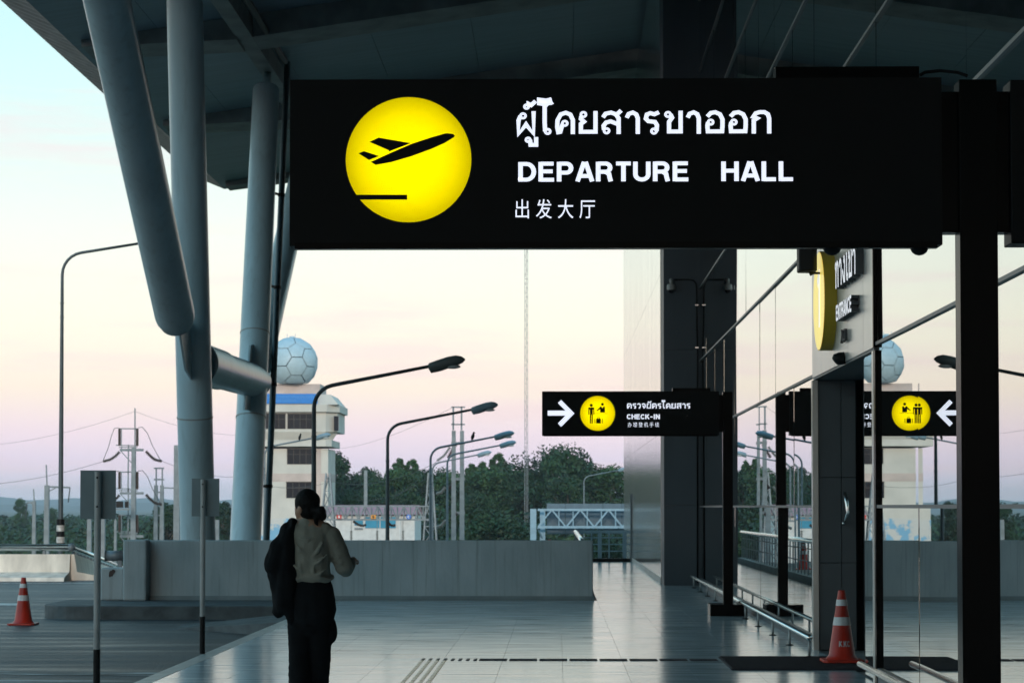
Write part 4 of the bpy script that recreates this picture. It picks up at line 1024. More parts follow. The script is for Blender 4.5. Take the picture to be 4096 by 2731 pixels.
# ------------------------------------------------------------------ street lamps
def lamp_proto(name, H, arm, rise, r0, loc, label, group, head_m, pole_m):
    t = thing(name, label, 'lamp', loc, group); x, y, z = loc
    pts = [(x, y, z - 2), (x, y, z), (x, y, z + H - .55)]; rs = [r0, r0, r0 * .55]
    for k in range(1, 7):
        a = R((90 - rise) * k / 6); pts.append((x + .55 * (1 - math.cos(a)), y, z + H - .55 + .55 * math.sin(a))); rs.append(r0 * .52)
    e = Vector(pts[-1]); d = Vector((math.cos(R(rise)), 0, math.sin(R(rise)))); tip = e + d * (arm - .5)
    pts.append(tuple(tip)); rs.append(r0 * .42)
    mb = MB(); mb.tube(pts, rs, 12); mb.build('pole', pole_m, t, True)
    mb = MB()
    for zz in (z + H - 1.6, z + H - 1.25): mb.tube([(x, y, zz - .015), (x, y, zz + .015)], r0 * .72, 12)
    mb.build('collar', pole_m, t)
    u = Vector((-math.sin(R(rise)), 0, math.cos(R(rise)))); L_ = .85
    def sec(s, hw, up, dn):   # cross-section of the head
        c = tip + d * s; return [c + Vector((0, hw * math.cos(q), 0)) + u * ((up if math.sin(q) > 0 else dn) * math.sin(q)) for q in [2 * math.pi * k / 12 for k in range(12)]]
    prof = [(-.06, .03, .04, .06), (-.02, .08, .08, .17), (.2, .1, .115, .17), (.45, .15, .145, .135), (.65, .145, .14, .11), (.78, .1, .09, .07), (.85, .03, .02, .02)]
    vs = [q for p in prof for q in sec(*p)]; n = 12; fs = [(i * n + k, i * n + (k + 1) % n, (i + 1) * n + (k + 1) % n, (i + 1) * n + k) for i in range(len(prof) - 1) for k in range(n)]
    fs += [tuple(range(n)), tuple(range((len(prof) - 1) * n, len(prof) * n))]
    mb = MB(); mb.add(vs, fs); hd_ = mb.build('lamp_head', head_m, t, True)
    c = tip + d * .52 - u * .115; mb = MB(); mb.ell(c, (.2, .11, .055), 14); mb.build('lens', M['white_wall'], hd_, True)
    return t, (tip + d * .85)
def lx(px, Y): return at(px, 2000, Y).x
M['lamp_head_shaded'] = mat('lamp_head_shaded', (.1, .12, .12), .5, var=.1)  # darker copy of the head colour, standing in for canopy shade
grp = 'street lamps along the airport road'
L2, tip = lamp_proto('street_lamp', 9.92, 2.92, 11.0, .095, (lx(1255, 46), 46, GZ), 'nearest curved street lamp with dark head, rising behind the person', grp, M['lamp_head_shaded'], M['lamp_pole'])
LS = .82; L2.scale = (LS,) * 3; toff = (tip - L2.location) * LS; L2.location.z = at(1857, 1437, 46).z - toff.z
for px, Y, ytip, lab in ((1550, 63, 1618, 'second street lamp along the row, its arm crossing the twin concrete poles'), (1722, 83, 1731, 'street lamp with a bird on its arm, before the twin concrete poles'),
                   (1789, 101, 1768, 'pale street lamp whose head hangs just below the bird lamp'), (1730, 118, 1808, 'lowest small street lamp, head against the tree tops'),
                   (1058, 105, 1738, 'street lamp whose arm crosses the white control tower'), (2336, 156, 1872, 'far street lamp above the blue gantry, half hidden by the wall')):
    o = copy_tree(L2); want = at(px, ytip, Y).z; o.location = (lx(px, Y), Y, want - toff.z); o['label'] = lab
    for ch in o.children:
        if ch.name.startswith('lamp_head'): ch.data = ch.data.copy(); ch.data.materials[0] = M['lamp_head']  # farther heads get a paler blue, haze put into the colour
        elif ch.name.startswith('pole') and Y > 70: ch.data = ch.data.copy(); ch.data.materials[0] = M['galv']  # far poles recoloured paler, standing in for haze
t, tip1 = lamp_proto('street_lamp', 0, 0, 0, 1, (0, 0, -900), 'x', grp, M['lamp_head'], M['lamp_pole']) if False else (None, None)
z1 = at(300, 1010, 57).z
L1, tip1 = lamp_proto('street_lamp', z1 - ROAD_Z, 2.55, 9, .07, (lx(243, 57), 57, ROAD_Z), 'tall lamp post with black and white painted foot behind the barrier', grp, M['lamp_head'], M['lamp_pole'])
x = lx(243, 57)
for k, (ya, yb2, m) in enumerate(((2075, 2100, 'black_paint'), (2100, 2124, 'line'), (2124, 2146, 'black_paint'), (2146, 2170, 'line'), (2170, 2195, 'black_paint'))):
    mb = MB(); mb.tube([(x, 57, at(243, yb2, 57).z), (x, 57, at(243, ya, 57).z)], .1, 14); mb.build('painted_band', M[m], L1, True, auto=40)
def bird(q, lab):
    p = q + Vector((0, 0, .05)); t = thing('bird', lab, 'bird', p, 'birds perched on wires and lamps')
    mb = MB(); s = .12
    mb.ell(p + Vector((0, 0, s * .9)), (s * .55, s * .5, s), 10, Matrix.Rotation(R(18), 3, 'Y')); mb.ell(p + Vector((s * .3, 0, s * 2.0)), (s * .38, s * .36, s * .38), 10)
    mb.tube([p + Vector((s * .6, 0, s * 2)), p + Vector((s * .95, 0, s * 1.95))], [s * .12, .003], 6)
    mb.tube([p + Vector((-s * .15, 0, s * .4)), p + Vector((-s * .45, 0, -s * .9))], [s * .3, s * .14], 8)
    fuse('bird_body', mb, M['black_paint'], t, .02, 2)
    mb = MB(); mb.tube([p + Vector((.02, .03, 0)), p + Vector((.02, .03, s * .4))], .008, 5); mb.tube([p + Vector((.02, -.03, 0)), p + Vector((.02, -.03, s * .4))], .008, 5); mb.build('legs', M['black_paint'], t)
for px, Y, ytip, off_, lab in ((1722, 83, 1731, 1.85, 'small dark bird on the arm of a pale street lamp'), (1058, 105, 1738, 1.75, 'small dark bird on the lamp arm before the tower')):
    q = Vector((lx(px, Y) + toff.x, Y, at(px, ytip, Y).z)) - Vector((math.cos(R(11)), 0, math.sin(R(11)))) * (off_ * LS)
    bird(q, lab)

# ------------------------------------------------------------------ control tower with radome
TY_ = 215.0
def T(px, py, dy=0): p = at(px, py, TY_); return Vector((p.x, TY_ + dy, p.z))
tw = thing('radar_tower', 'cream tower with a white faceted radome on top and a blue banner', 'tower', (T(1168, 2000).x, TY_, GZ))
txl, txr = T(1020, 2000).x, T(1312, 2000).x
zl = T(0, 1795).z
mb = MB(); mb.box(txl, txr, TY_, TY_ + 7, GZ, zl - .002); mb.build('tower_shaft', M['tower_wall'], tw)
mb = MB(); mb.box(txl - .02, txr + .02, TY_ - .03, TY_ + 6.9, T(0, 1925).z, T(0, 1893).z); mb.build('pink_band', M['tower_pink'], tw)
mb = MB(); mb.box(txl - .03, txr + .01, TY_ - .05, TY_ + 3, GZ, T(0, 2072).z); mb.build('mural_base', M['mural'], tw)
mb = MB(); x = T(1266, 2000).x; mb.box(x, x + .4, TY_ - .09, TY_ - .055, T(0, 2072).z + .01, zl); mb.build('corner_pilaster', M['tower_pink'], tw)
def octa(mb, px0, px1, z0, z1, ch, depth=8, inset=0):
    x0, x1 = T(px0, 0).x, T(px1, 0).x
    mb.prism([(x0, TY_ - .6 + inset, z0), (x1 - ch, TY_ - .6 + inset, z0), (x1, TY_ - .6 + inset + ch, z0), (x1, TY_ + depth, z0), (x0, TY_ + depth, z0)], (0, 0, z1 - z0))
mb = MB(); octa(mb, 990, 1332, T(0, 1786).z, T(0, 1760).z, .5); mb.build('lower_ledge', M['tower_wall'], tw)
x0, x1, x1t = T(990, 0).x, T(1334, 0).x, T(1354, 0).x; za, zb = T(0, 1759.7).z, T(0, 1728).z; ch = 1.0
mb = MB(); mb.hexa([(x0, TY_ - .55, za), (x1 - ch, TY_ - .55, za), (x1, TY_ + .6, za), (x0, TY_ + 7, za), (x0, TY_ - .9, zb), (x1t - ch, TY_ - .9, zb), (x1t, TY_ + .6, zb), (x0, TY_ + 7, zb)]); mb.build('flared_sill', M['tower_wall'], tw)
mb = MB(); octa(mb, 985, 1354, T(0, 1727.8).z, T(0, 1650).z, 1.0, 7.5, -.25); mb.build('cab_wall', M['tower_wall'], tw)
mb = MB(); octa(mb, 975, 1364, T(0, 1649.8).z, T(0, 1621).z, 1.1, 8, -.6); mb.build('cab_cornice', M['tower_wall'], tw)
zc0, zc1 = T(0, 1620.8).z, T(0, 1580).z; x0, x1, x1t = T(980, 0).x, T(1362, 0).x, T(1328, 0).x
mb = MB(); mb.hexa([(x0, TY_ - 1.1, zc0), (x1, TY_ - 1.1, zc0), (x1, TY_ + 7, zc0), (x0, TY_ + 7, zc0), (x0, TY_ - .7, zc1), (x1t, TY_ - .7, zc1), (x1t, TY_ + 7, zc1), (x0, TY_ + 7, zc1)]); mb.build('cab_roof', M['tower_wall'], tw)
mb = MB(); x0, x1 = T(1040, 0).x, T(1286, 0).x
mb.box(x0, x1, TY_ - .2, TY_ + 5.6, zc1 + .002, T(0, 1537).z); mb.build('radome_plinth', M['tower_pink'], tw)
bx0, bx1 = T(1042, 0).x, T(1280, 0).x; bz0, bz1 = T(0, 1617).z, T(0, 1578).z
mb = MB(); mb.box(bx0, bx1, TY_ - 1.3, TY_ - 1.22, bz0, bz1); bn = mb.build('blue_banner', M['blue_sign'], tw)
font_text('banner_lettering', 'สถานีตรวจอากาศขอนแก่น', bx0 + .1, bx1 - .2, bz0 + .5, bz1 - .05, TY_ - 1.31, M['blue_text'], bn)
font_text('banner_lettering', 'กรมอุตุนิยมวิทยา', bx0 + 1.2, bx1 - 2.0, bz0 + .08, bz0 + .42, TY_ - 1.31, M['blue_text'], bn)
def twin(px0, py0, px1, py1, yoff, nv, hbar=.35, dx=0):
    a, b = T(px0, py1), T(px1, py0); y = TY_ + yoff
    mb = MB(); mb.box(a.x, b.x, y - .02, y + .1, a.z, b.z); w = mb.build('window', M['window'], tw)
    mb = MB(); f = .04
    for i in range(nv + 1): xx = a.x + (b.x - a.x) * i / nv; mb.box(xx - f / 2, xx + f / 2, y - .07, y - .025, a.z, b.z)
    zz = b.z - (b.z - a.z) * hbar; mb.box(a.x, b.x, y - .075, y - .03, zz - f / 2, zz + f / 2); mb.box(a.x - .04, b.x + .04, y - .1, y - .025, b.z, b.z + .08)
    mb.build('window_frame', M['window_frame'], w)
twin(1040, 1657, 1146, 1716, -.86, 4); twin(1155, 1657, 1254, 1716, -.86, 4)
twin(1149, 1795, 1250, 1856, -.02, 4); twin(1146, 1929, 1247, 1991, -.02, 4)
for py0, py1, hb in ((1664, 1722, .4),):
    a, b = T(1338, py1), T(1353, py0); y0 = TY_ - .2
    mb = MB(); mb.hexa([(a.x, TY_ - .62, a.z), (b.x + .03, TY_ - .05, a.z), (b.x + .03, TY_ + .1, a.z), (a.x, TY_ - .4, a.z), (a.x, TY_ - .62, b.z), (b.x + .03, TY_ - .05, b.z), (b.x + .03, TY_ + .1, b.z), (a.x, TY_ - .4, b.z)])
    mb.build('window', M['window'], tw)
# radome: truncated icosahedron panels on a sphere
rc = T(1168, 1452); RR = 106 / F_PX * TY_
def radome():
    phi = (1 + 5 ** .5) / 2
    ico = [Vector(v).normalized() for v in [(-1, phi, 0), (1, phi, 0), (-1, -phi, 0), (1, -phi, 0), (0, -1, phi), (0, 1, phi), (0, -1, -phi), (0, 1, -phi), (phi, 0, -1), (phi, 0, 1), (-phi, 0, -1), (-phi, 0, 1)]]
    rot = Matrix.Rotation(R(31.7), 3, 'X') ; rot = Matrix.Rotation(R(18), 3, 'Z') @ rot
    ico = [rot @ v for v in ico]
    L_ = min((ico[0] - v).length for v in ico[1:])
    faces = []
    for i in range(12):
        nb_ = [j for j in range(12) if j != i and (ico[i] - ico[j]).length < L_ * 1.1]
        n = ico[i]; u = (ico[nb_[0]] - n * n.dot(ico[nb_[0]])).normalized(); w = n.cross(u)
        nb_.sort(key=lambda j: math.atan2(ico[j].dot(w), ico[j].dot(u)))
        faces.append([ico[i] * .667 + ico[j] * .333 for j in nb_])
        for a_ in range(5):
            j, k = nb_[a_], nb_[(a_ + 1) % 5]
            if i < j and i < k: 
                A, B, D_ = ico[i], ico[j], ico[k]
                faces.append([A * .667 + B * .333, A * .333 + B * .667, B * .667 + D_ * .333, B * .333 + D_ * .667, D_ * .667 + A * .333, D_ * .333 + A * .667])
    zcut = (T(0, 1537).z + .01 - rc.z) / RR
    for f in faces:
        f = [v.normalized() for v in f]; c = sum(f, Vector()) / len(f)
        g_ = [c + (v - c) * .94 for v in f]
        g_ = [Vector((v.x, v.y, max(v.z, zcut))) for v in g_]
        if max(v.z for v in g_) - zcut < .02: continue
        cc_ = sum(g_, Vector()) / len(g_)
        mb = MB(); pts = [rc + v * RR for v in g_]; cen = rc + cc_.normalized() * (RR * .985)
        mb.add(pts + [cen], [(i, (i + 1) % len(pts), len(pts)) for i in range(len(pts))] if (pts[1] - pts[0]).cross(pts[2] - pts[1]).dot(cc_) > 0 else [((i + 1) % len(pts), i, len(pts)) for i in range(len(pts))])
        inn = [rc + v * (RR * .97) for v in g_]; b_ = len(mb.v); n = len(pts)
        mb.add(inn, []); mb.f += [(i, b_ + i, b_ + (i + 1) % n, (i + 1) % n) for i in range(n)]
        o = mb.build('radome_panel', M['radome'], tw, True, normals=False); me = o.data
        for p_ in me.polygons: p_.use_smooth = True
        me.normals_split_custom_set_from_vertices([((v.co + Vector(wloc(tw)) - rc).normalized()) for v in me.vertices])
    mb = MB(); prof = []
    for k in range(25):
        a = -math.pi / 2 + math.pi * k / 24; z = math.sin(a)
        if z >= zcut: prof.append((RR * .885 * math.cos(a) + .001, RR * .885 * z))
    mb.lathe(prof, rc, 36); mb.build('radome_frame', M['radome_seam'], tw, True)
radome()
mb = MB(); p = T(1168, 1350); mb.box(p.x - .22, p.x + .22, rc.y - .2, rc.y + .2, p.z - .15, p.z + .12); mb.tube([(p.x - .45, rc.y, p.z - .3), (p.x - .45, rc.y, p.z + .35)], .025, 6); mb.tube([(p.x + .3, rc.y, p.z - .2), (p.x + .3, rc.y, p.z + .35)], .025, 6)
mb.build('beacon', M['radome'], tw)

# ------------------------------------------------------------------ substation: low building, lattice gantry, poles
QY = 172.0
def Q(px, py, dy=0): p = at(px, py, QY); return Vector((p.x, QY + dy, p.z))
lb = thing('utility_building', 'low white utility building with pink roof and blue panels', 'building', (Q(1480, 2000).x, QY, GZ))
mb = MB(); mb.box(Q(1300, 0).x, Q(1662, 0).x, QY, QY + 8, GZ, Q(0, 2060).z); mb.build('wall', M['white_wall'], lb)
a, b = Q(1295, 2057), Q(1666, 2019)
mb = MB(); mb.hexa([(a.x, QY - .5, a.z), (b.x, QY - .5, a.z), (b.x, QY + 8.5, a.z), (a.x, QY + 8.5, a.z), (a.x, QY + 3.5, b.z), (b.x, QY + 3.5, b.z), (b.x, QY + 4.5, b.z), (a.x, QY + 4.5, b.z)]); mb.build('roof', M['pink_roof'], lb)
for x0, x1, y0, y1 in ((1418, 1452, 2075, 2100), (1461, 1518, 2066, 2111), (1522, 1583, 2066, 2111)):
    mb = MB(); a, b = Q(x0, y1), Q(x1, y0); mb.box(a.x, b.x, QY - .06, QY - .004, a.z, b.z); mb.build('blue_panel', M['blue_wall'], lb)
mb = MB(); a, b = Q(1596, 2170), Q(1604, 2062); mb.box(a.x, b.x, QY - .3, QY - .004, GZ, b.z); mb.build('pilaster', M['white_wall'], lb)
for x0, x1 in ((1418, 1452),):
    a, b = Q(x0, 2118), Q(x1, 2110); mb = MB(); mb.box(a.x, b.x, QY - .05, QY - .004, a.z, b.z); mb.build('vent', M['galv'], lb)

SY = 150.0
def G(px, py, dy=0): p = at(px, py, SY); return Vector((p.x, SY + dy, p.z))
gt = thing('substation_gantry', 'lattice steel substation gantry with A, B and C phase plates', 'gantry', (G(1500, 2000).x, SY, GZ))
def lattice_tower(px, ptop, wtop, wbot, name):
    mb = MB(); t = G(px, ptop); cx = t.x
    n = 8; legs = []
    for sx in (-1, 1):
        for sy in (-1, 1):
            top = Vector((cx + sx * wtop, SY + sy * wtop, t.z)); bot = Vector((cx + sx * wbot, SY + sy * wbot, GZ)); legs.append((bot, top)); mb.bar(bot, top, .09)
    for k in range(n):
        for (i, j) in ((0, 1), (1, 3), (3, 2), (2, 0)):
            a0, a1 = legs[i][0].lerp(legs[i][1], k / n), legs[j][0].lerp(legs[j][1], (k + 1) / n); b0 = legs[j][0].lerp(legs[j][1], k / n)
            mb.bar(a0, a1, .05); mb.bar(a0, b0, .05)
    mb.build(name, M['galv'], gt)
lattice_tower(1312, 1892, .12, .95, 'lattice_tower'); lattice_tower(1721, 1890, .12, .75, 'lattice_tower')
mb = MB(); x0, x1 = G(1310, 0).x, G(1722, 0).x; zt_, zb_ = G(0, 2024).z, G(0, 2077).z; n = 16
for dy in (-.4, .4):
    mb.bar((x0, SY + dy, zt_), (x1, SY + dy, zt_), .1); mb.bar((x0, SY + dy, zb_), (x1, SY + dy, zb_), .12)
    for k in range(n):
        xa, xb = x0 + (x1 - x0) * k / n, x0 + (x1 - x0) * (k + 1) / n
        mb.bar((xa, SY + dy, zb_ if k % 2 else zt_), (xb, SY + dy, zt_ if k % 2 else zb_), .05); mb.bar((xa, SY + dy, zb_), (xa, SY + dy, zt_), .05)
mb.build('lattice_beam', M['galv'], gt)
for px, m, ch in ((1360, 'red_plate', 'A'), (1497, 'orange_plate', 'B'), (1637, 'blue_plate', 'C')):
    c = G(px, 2066); mb = MB()
    if ch == 'C': mb.tube([(c.x, SY - .62, c.z), (c.x, SY - .58, c.z)], .16, 20)
    else: mb.box(c.x - .16, c.x + .16, SY - .62, SY - .58, c.z - .12, c.z + .12)
    o = mb.build('phase_plate', M[m], gt); lay, tot = lay_text(ch, LAT, .22); mb = MB()
    for _, st in lay: text_mesh(mb, st, lambda u, v, k: Vector((c.x - .07 + u * .17, SY - .625 - k, c.z - .08 + v * .16)))
    mb.build('plate_letter', M['plate_text'] if ch != 'B' else M['black_paint'], o, normals=False)
def insul(mb, pts, r=.13, n=9):
    pts = [Vector(p) for p in pts]; mb.tube(pts, .03, 6)
    L_ = [(pts[i + 1] - pts[i]).length for i in range(len(pts) - 1)]; tot = sum(L_)
    for k in range(n):
        s = tot * (k + .5) / n; i = 0
        while i < len(L_) - 1 and s > L_[i]: s -= L_[i]; i += 1
        d = (pts[i + 1] - pts[i]).normalized(); c = pts[i] + d * s; mb.tube([c - d * .03, c + d * .03], [r, r * .5], 8)
for px0, px1 in ((1418, 1470), (1552, 1586)):
    mb = MB(); insul(mb, [G(px0, 2083, -1), G(px0 + (px1 - px0) * .35, 2096, -1), G(px0 + (px1 - px0) * .7, 2102, -1), G(px1, 2097, -1)], .1, 14); mb.build('insulator_string', M['insulator'], gt)
for px in (1408, 1511, 1614):
    mb = MB(); insul(mb, [G(px, 2120, -.5), G(px, 2156, -.5)], .1, 6); mb.tube([G(px, 2156, -.5), (G(px, 0).x, SY - .5, GZ)], .05, 6); mb.tube([G(px, 2120, -.5), G(px, 2080, -.5)], .02, 5); mb.build('post_insulator', M['insulator_grey'], gt)

def pole(mb, px, py, Y, w0, w1, gz=GZ):
    p = at(px, py, Y); x = at(px, 2100, Y).x
    mb.hexa([(x - w0, Y - w0, gz), (x + w0, Y - w0, gz), (x + w0, Y + w0, gz), (x - w0, Y + w0, gz), (p.x - w1, Y - w1, p.z), (p.x + w1, Y - w1, p.z), (p.x + w1, Y + w1, p.z), (p.x - w1, Y + w1, p.z)])
HY = 120.0
hp = thing('twin_power_pole', 'tall pair of concrete power poles with insulators, right of the lamps', 'power pole', (at(1833, 2000, HY).x, HY, GZ), 'paired concrete power poles')
def Hh(px, py, dy=0): p = at(px, py, HY); return Vector((p.x, HY + dy, p.z))
for px in (1815, 1848):
    mb = MB(); pole(mb, px + (0), 1722, HY, .15, .1); mb.build('concrete_pole', M['concrete_pole'], hp)
    mb = MB(); p, q = Hh(px - 2, 1720), Hh(px - 2, 1626); mb.bar(p, q, .09); mb.build('steel_extension', M['galv'], hp)
for py in (1628, 1697, 1772, 1915, 2050):
    mb = MB(); mb.bar(Hh(1805, py), Hh(1860, py), .09, .07 if py < 1750 else .13); mb.build('cross_bar', M['galv'], hp)
for (a, b) in (((1822, 1778), (1792, 1832)), ((1822, 1920), (1797, 1955)), ((1828, 2052), (1806, 2076))):
    mb = MB(); insul(mb, [Hh(*a), Hh((a[0] + b[0]) / 2 - 2, (a[1] + b[1]) / 2 + 2), Hh(*b)], .11, 10); mb.build('insulator_string', M['insulator'], hp)
for (a, b) in (((1800, 1788), (1748, 1842)), ((1782, 1948), (1745, 1975)), ((1782, 2080), (1745, 2108))):
    mb = MB(); insul(mb, [Hh(*a), Hh((a[0] + b[0]) / 2 + 3, (a[1] + b[1]) / 2 + 6), Hh(*b)], .09, 12); mb.build('insulator_string', M['insulator_grey'], hp)
# left: tall switch pole
lp = thing('switch_pole', 'tall power pole with switch frames and draped insulator strings', 'power pole', (at(536, 2000, HY).x, HY, GZ))
mb = MB(); pole(mb, 535, 1786, HY, .17, .1); mb.build('concrete_pole', M['concrete_pole'], lp)
mb = MB(); mb.bar(Hh(540, 1790), Hh(540, 1632), .06); mb.build('spike', M['galv'], lp)
for y0 in (0, 173, 345):
    yt = 1712 + y0
    mb = MB(); mb.bar(Hh(476, yt + 2), Hh(552, yt + 2), .06); mb.bar(Hh(464, yt + 68), Hh(552, yt + 70), .05); mb.bar(Hh(476, yt + 76), Hh(550, yt + 76), .05)
    mb.bar(Hh(480, yt + 87), Hh(574, yt + 87), .13); mb.bar(Hh(486, yt), Hh(486, yt + 90), .04); mb.bar(Hh(484, yt + 92), Hh(526, yt + 138), .04); mb.bar(Hh(514, yt + 66), Hh(512, yt + 260 if y0 < 300 else yt + 120), .06); mb.build('switch_frame', M['galv'], lp)
    for px in (478, 549):
        mb = MB(); mb.tube([Hh(px, yt + 70), Hh(px, yt + 2)], .07, 8); mb.build('switch_insulator', M['insulator'], lp)
    if y0 < 300:
        for pts in (((478, yt + 94), (464, yt + 110), (442, yt + 125), (412, yt + 133)), ((584, yt + 92), (600, yt + 110), (620, yt + 126), (648, yt + 132))):
            mb = MB(); insul(mb, [Hh(*p) for p in pts], .1, 12); mb.build('insulator_string', M['insulator'], lp)
        for pts in (((476, yt - 2), (458, yt), (446, yt + 30), (434, yt + 75), (412, yt + 130)), ((552, yt - 2), (570, yt - 4), (590, yt + 20), (610, yt + 70), (642, yt + 128))):
            mb = MB(); mb.tube([Hh(*p) for p in pts], .018, 5); mb.build('jumper_wire', M['wire'], lp)
tp = thing('twin_power_pole', 'shorter pair of concrete power poles left of the white columns', 'power pole', (at(640, 2000, 125).x, 125, GZ), 'paired concrete power poles')
for px in (624, 648):
    mb = MB(); pole(mb, px, 1940, 125, .15, .09); mb.build('concrete_pole', M['concrete_pole'], tp)
    mb = MB(); mb.bar(at(px + 1, 1942, 125), at(px + 1, 1872, 125), .07); mb.build('steel_extension', M['galv'], tp)
for py in (1872, 1917, 1968, 2014, 2060):
    mb = MB(); mb.bar(at(616, py, 125), at(656, py, 125), .08); mb.build('cross_bar', M['galv'], tp)
mb = MB(); mb.bar(at(650, 1950, 125), at(708, 1952, 125), .07); mb.build('side_arm', M['galv'], tp)
M['pole_shade'] = M['concrete_pole']
def single(px, ptop, Y, w, lab, arm=None, ext=None):
    p = at(px, ptop, Y); t = thing('power_pole', lab, 'power pole', (p.x, Y, GZ), 'single concrete power poles')
    mb = MB(); pole(mb, px, ptop, Y, w, w * .75); mb.build('concrete_pole', M['concrete_pole'], t)
    if ext: mb = MB(); mb.bar(p, at(px - 3, ext, Y), .06); mb.build('steel_extension', M['galv'], t)
    if arm:
        x1, yy = arm; a, b = at(px, yy, Y), at(x1, yy + 3, Y)
        mb = MB(); mb.bar(a, b, .09); mb.bar(at(px, yy + 22, Y), at(px + (x1 - px) * .42, yy + 2, Y), .05); mb.build('side_arm', M['galv'], t)
        mb = MB(); mb.tube([b, b + (at(x1 - 7, yy + 62, Y) - at(x1, yy + 3, Y))], .03, 6); mb.build('hanging_rod', M['wire'], t)
single(188, 1940, 118, .15, 'concrete pole with a long side arm left of the near sign', (280, 1946), 1858)
single(137, 2003, 130, .12, 'thin concrete pole farthest left with a short stub arm', (108, 2008), 1955)
single(358, 2075, 112, .13, 'plain concrete pole showing under the near sign plate', None, None)
single(410, 2070, 100, .15, 'thick concrete pole right of the near sign pole', None, None)
single(462, 2080, 118, .08, 'slim grey pole holding the floodlights', None, 2034)
single(708, 1780, 105, .16, 'tapered steel pole against the left white column', None, None)
single(869, 2078, 120, .13, 'concrete pole standing between the two white columns', None, None)
single(1463, 1880, 190, .17, 'grey pole rising above the pink roof among the trees', None, None)
fl = thing('floodlight', 'black floodlight pair on a slim pole beside the switch pole', 'floodlight', at(482, 2034, 118))
mb = MB(); mb.bar(at(452, 2036, 118), at(520, 2036, 118), .08); mb.build('cross_bar', M['galv'], fl)
for px, s in ((479, 1), (507, .5)):
    c = at(px, 2017, 118); mb = MB(); mb.box(c.x - .17 * s, c.x + .17 * s, 117.9, 118.05, c.z - .16, c.z + .16); mb.build('lamp_box', M['black_paint'], fl)
# wires
def wire(lab, pts, r=.011):
    ps = []
    for i in range(len(pts) - 1):
        a, b, sag = pts[i][0], pts[i + 1][0], pts[i][1]
        for k in range(8): t_ = k / 8; q = a.lerp(b, t_); q.z -= sag * 4 * t_ * (1 - t_); ps.append(q)
    ps.append(pts[-1][0]); mb = MB(); mb.tube(ps, r, 5); o = mb.build('power_line', M['wire']); tag(o, lab, 'power line', 'overhead power lines')
wire('power line from the left edge to the switch pole', [(at(-60, 1938, 130), .2), (Hh(412, 1845), 0)])
wire('faint top wire from the left edge to the pole spike', [(at(-60, 1782, 150), .3), (Hh(540, 1645), 0)], .008)
wire('faint top wire from the pole spike towards the columns', [(Hh(540, 1645), .3), (at(960, 1740, 160), 0)], .008)
wire('power line from the switch pole passing behind the columns', [(Hh(648, 1844), .2), (at(930, 1908, 150), .5), (at(1310, 1930, 160), 0)])
wire('long wire sloping down past the far lamps', [(Hh(1805, 1632), .5), (at(1290, 1800, 175), 0)], .008)
wire('wire falling from the twin poles to the gantry', [(Hh(1748, 1842), .4), (G(1500, 2020), 0)], .01)
wire('wire from the right lattice tower to the low gantry', [(G(1721, 1900), .5), (G(1430, 2000), 0)], .01)
wire('wire crossing before the trees to the tower', [(Hh(1745, 1850), .6), (at(1330, 1925, 170), 0)], .01)
# guyed radio mast
MY = 255.0
mx = at(2105, 2000, MY).x; mtop = at(2105, 860, MY).z
ma = thing('radio_mast', 'slender lattice radio mast rising out of the trees', 'mast', (mx, MY, GZ))
mb = MB(); w = .17
for sx, sy in ((-1, -.6), (1, -.6), (0, 1)): mb.bar((mx + sx * w, MY + sy * w, GZ), (mx + sx * w, MY + sy * w, mtop), .05)
mb.build('mast_legs', M['galv'], ma); mb = MB(); z = GZ
k = 0
while z < mtop - .5:
    s = 1 if k % 2 else -1
    mb.bar((mx - s * w, MY - .6 * w, z), (mx + s * w, MY - .6 * w, z + .5), .025); mb.bar((mx - w, MY - .6 * w, z), (mx + w, MY - .6 * w, z), .025); z += .5; k += 1
mb.build('mast_lacing', M['wire'], ma)
# overhead road-sign gantry seen from behind
OY = 130.0
def O(px, py, dy=0): p = at(px, py, OY); return Vector((p.x, OY + dy, p.z))
og = thing('road_sign_gantry', 'pale blue truss gantry carrying a road sign seen from behind', 'gantry', (O(2140, 2000).x, OY, GZ))
for px, w in ((2133, .17), (2170, .15)):
    mb = MB(); dy = 0 if px < 2150 else .9; x = O(px, 2000).x; mb.box(x - w, x + w, OY + dy - .15, OY + dy + .15, GZ, O(0, 2034).z); mb.build('gantry_post', M['gantry_blue'], og)
for dy in (0, .9):
    zt_, zb_ = O(0, 2038).z, O(0, 2107).z; x0, x1 = O(2150, 0).x, O(2150, 0).x + 9.5
    mb = MB(); mb.bar((x0, OY + dy, zt_), (x1, OY + dy, zt_), .12); mb.build('top_chord', M['gantry_blue'], og)
    mb = MB(); mb.bar((x0, OY + dy, zb_), (x1, OY + dy, zb_), .13); mb.build('bottom_chord', M['gantry_blue'], og)
    n = 12
    for k in range(n):
        xa, xb = x0 + (x1 - x0) * k / n, x0 + (x1 - x0) * (k + 1) / n
        mb = MB(); mb.bar((xa, OY + dy, zb_ if k % 2 == 0 else zt_), (xb, OY + dy, zt_ if k % 2 == 0 else zb_), .08); mb.build('truss_brace', M['gantry_blue'], og)
        mb = MB(); mb.bar(((xa + xb) / 2, OY + dy, zb_), ((xa + xb) / 2, OY + dy, zt_), .05); mb.build('truss_upright', M['gantry_blue'], og)
a, b = O(2186, 2136), O(2186, 2013)
mb = MB(); x = a.x
while x < a.x + 8.6:
    m2 = MB(); m2.box(x + .008, x + 1.05, OY + 1.35, OY + 1.42, a.z, b.z); m2.build('sign_panel', M['panel_back'], og); x += 1.06
mb = MB(); mb.bar(O(2150, 2110), O(2172, 2160, .9), .06); mb.build('knee_brace', M['gantry_blue'], og)

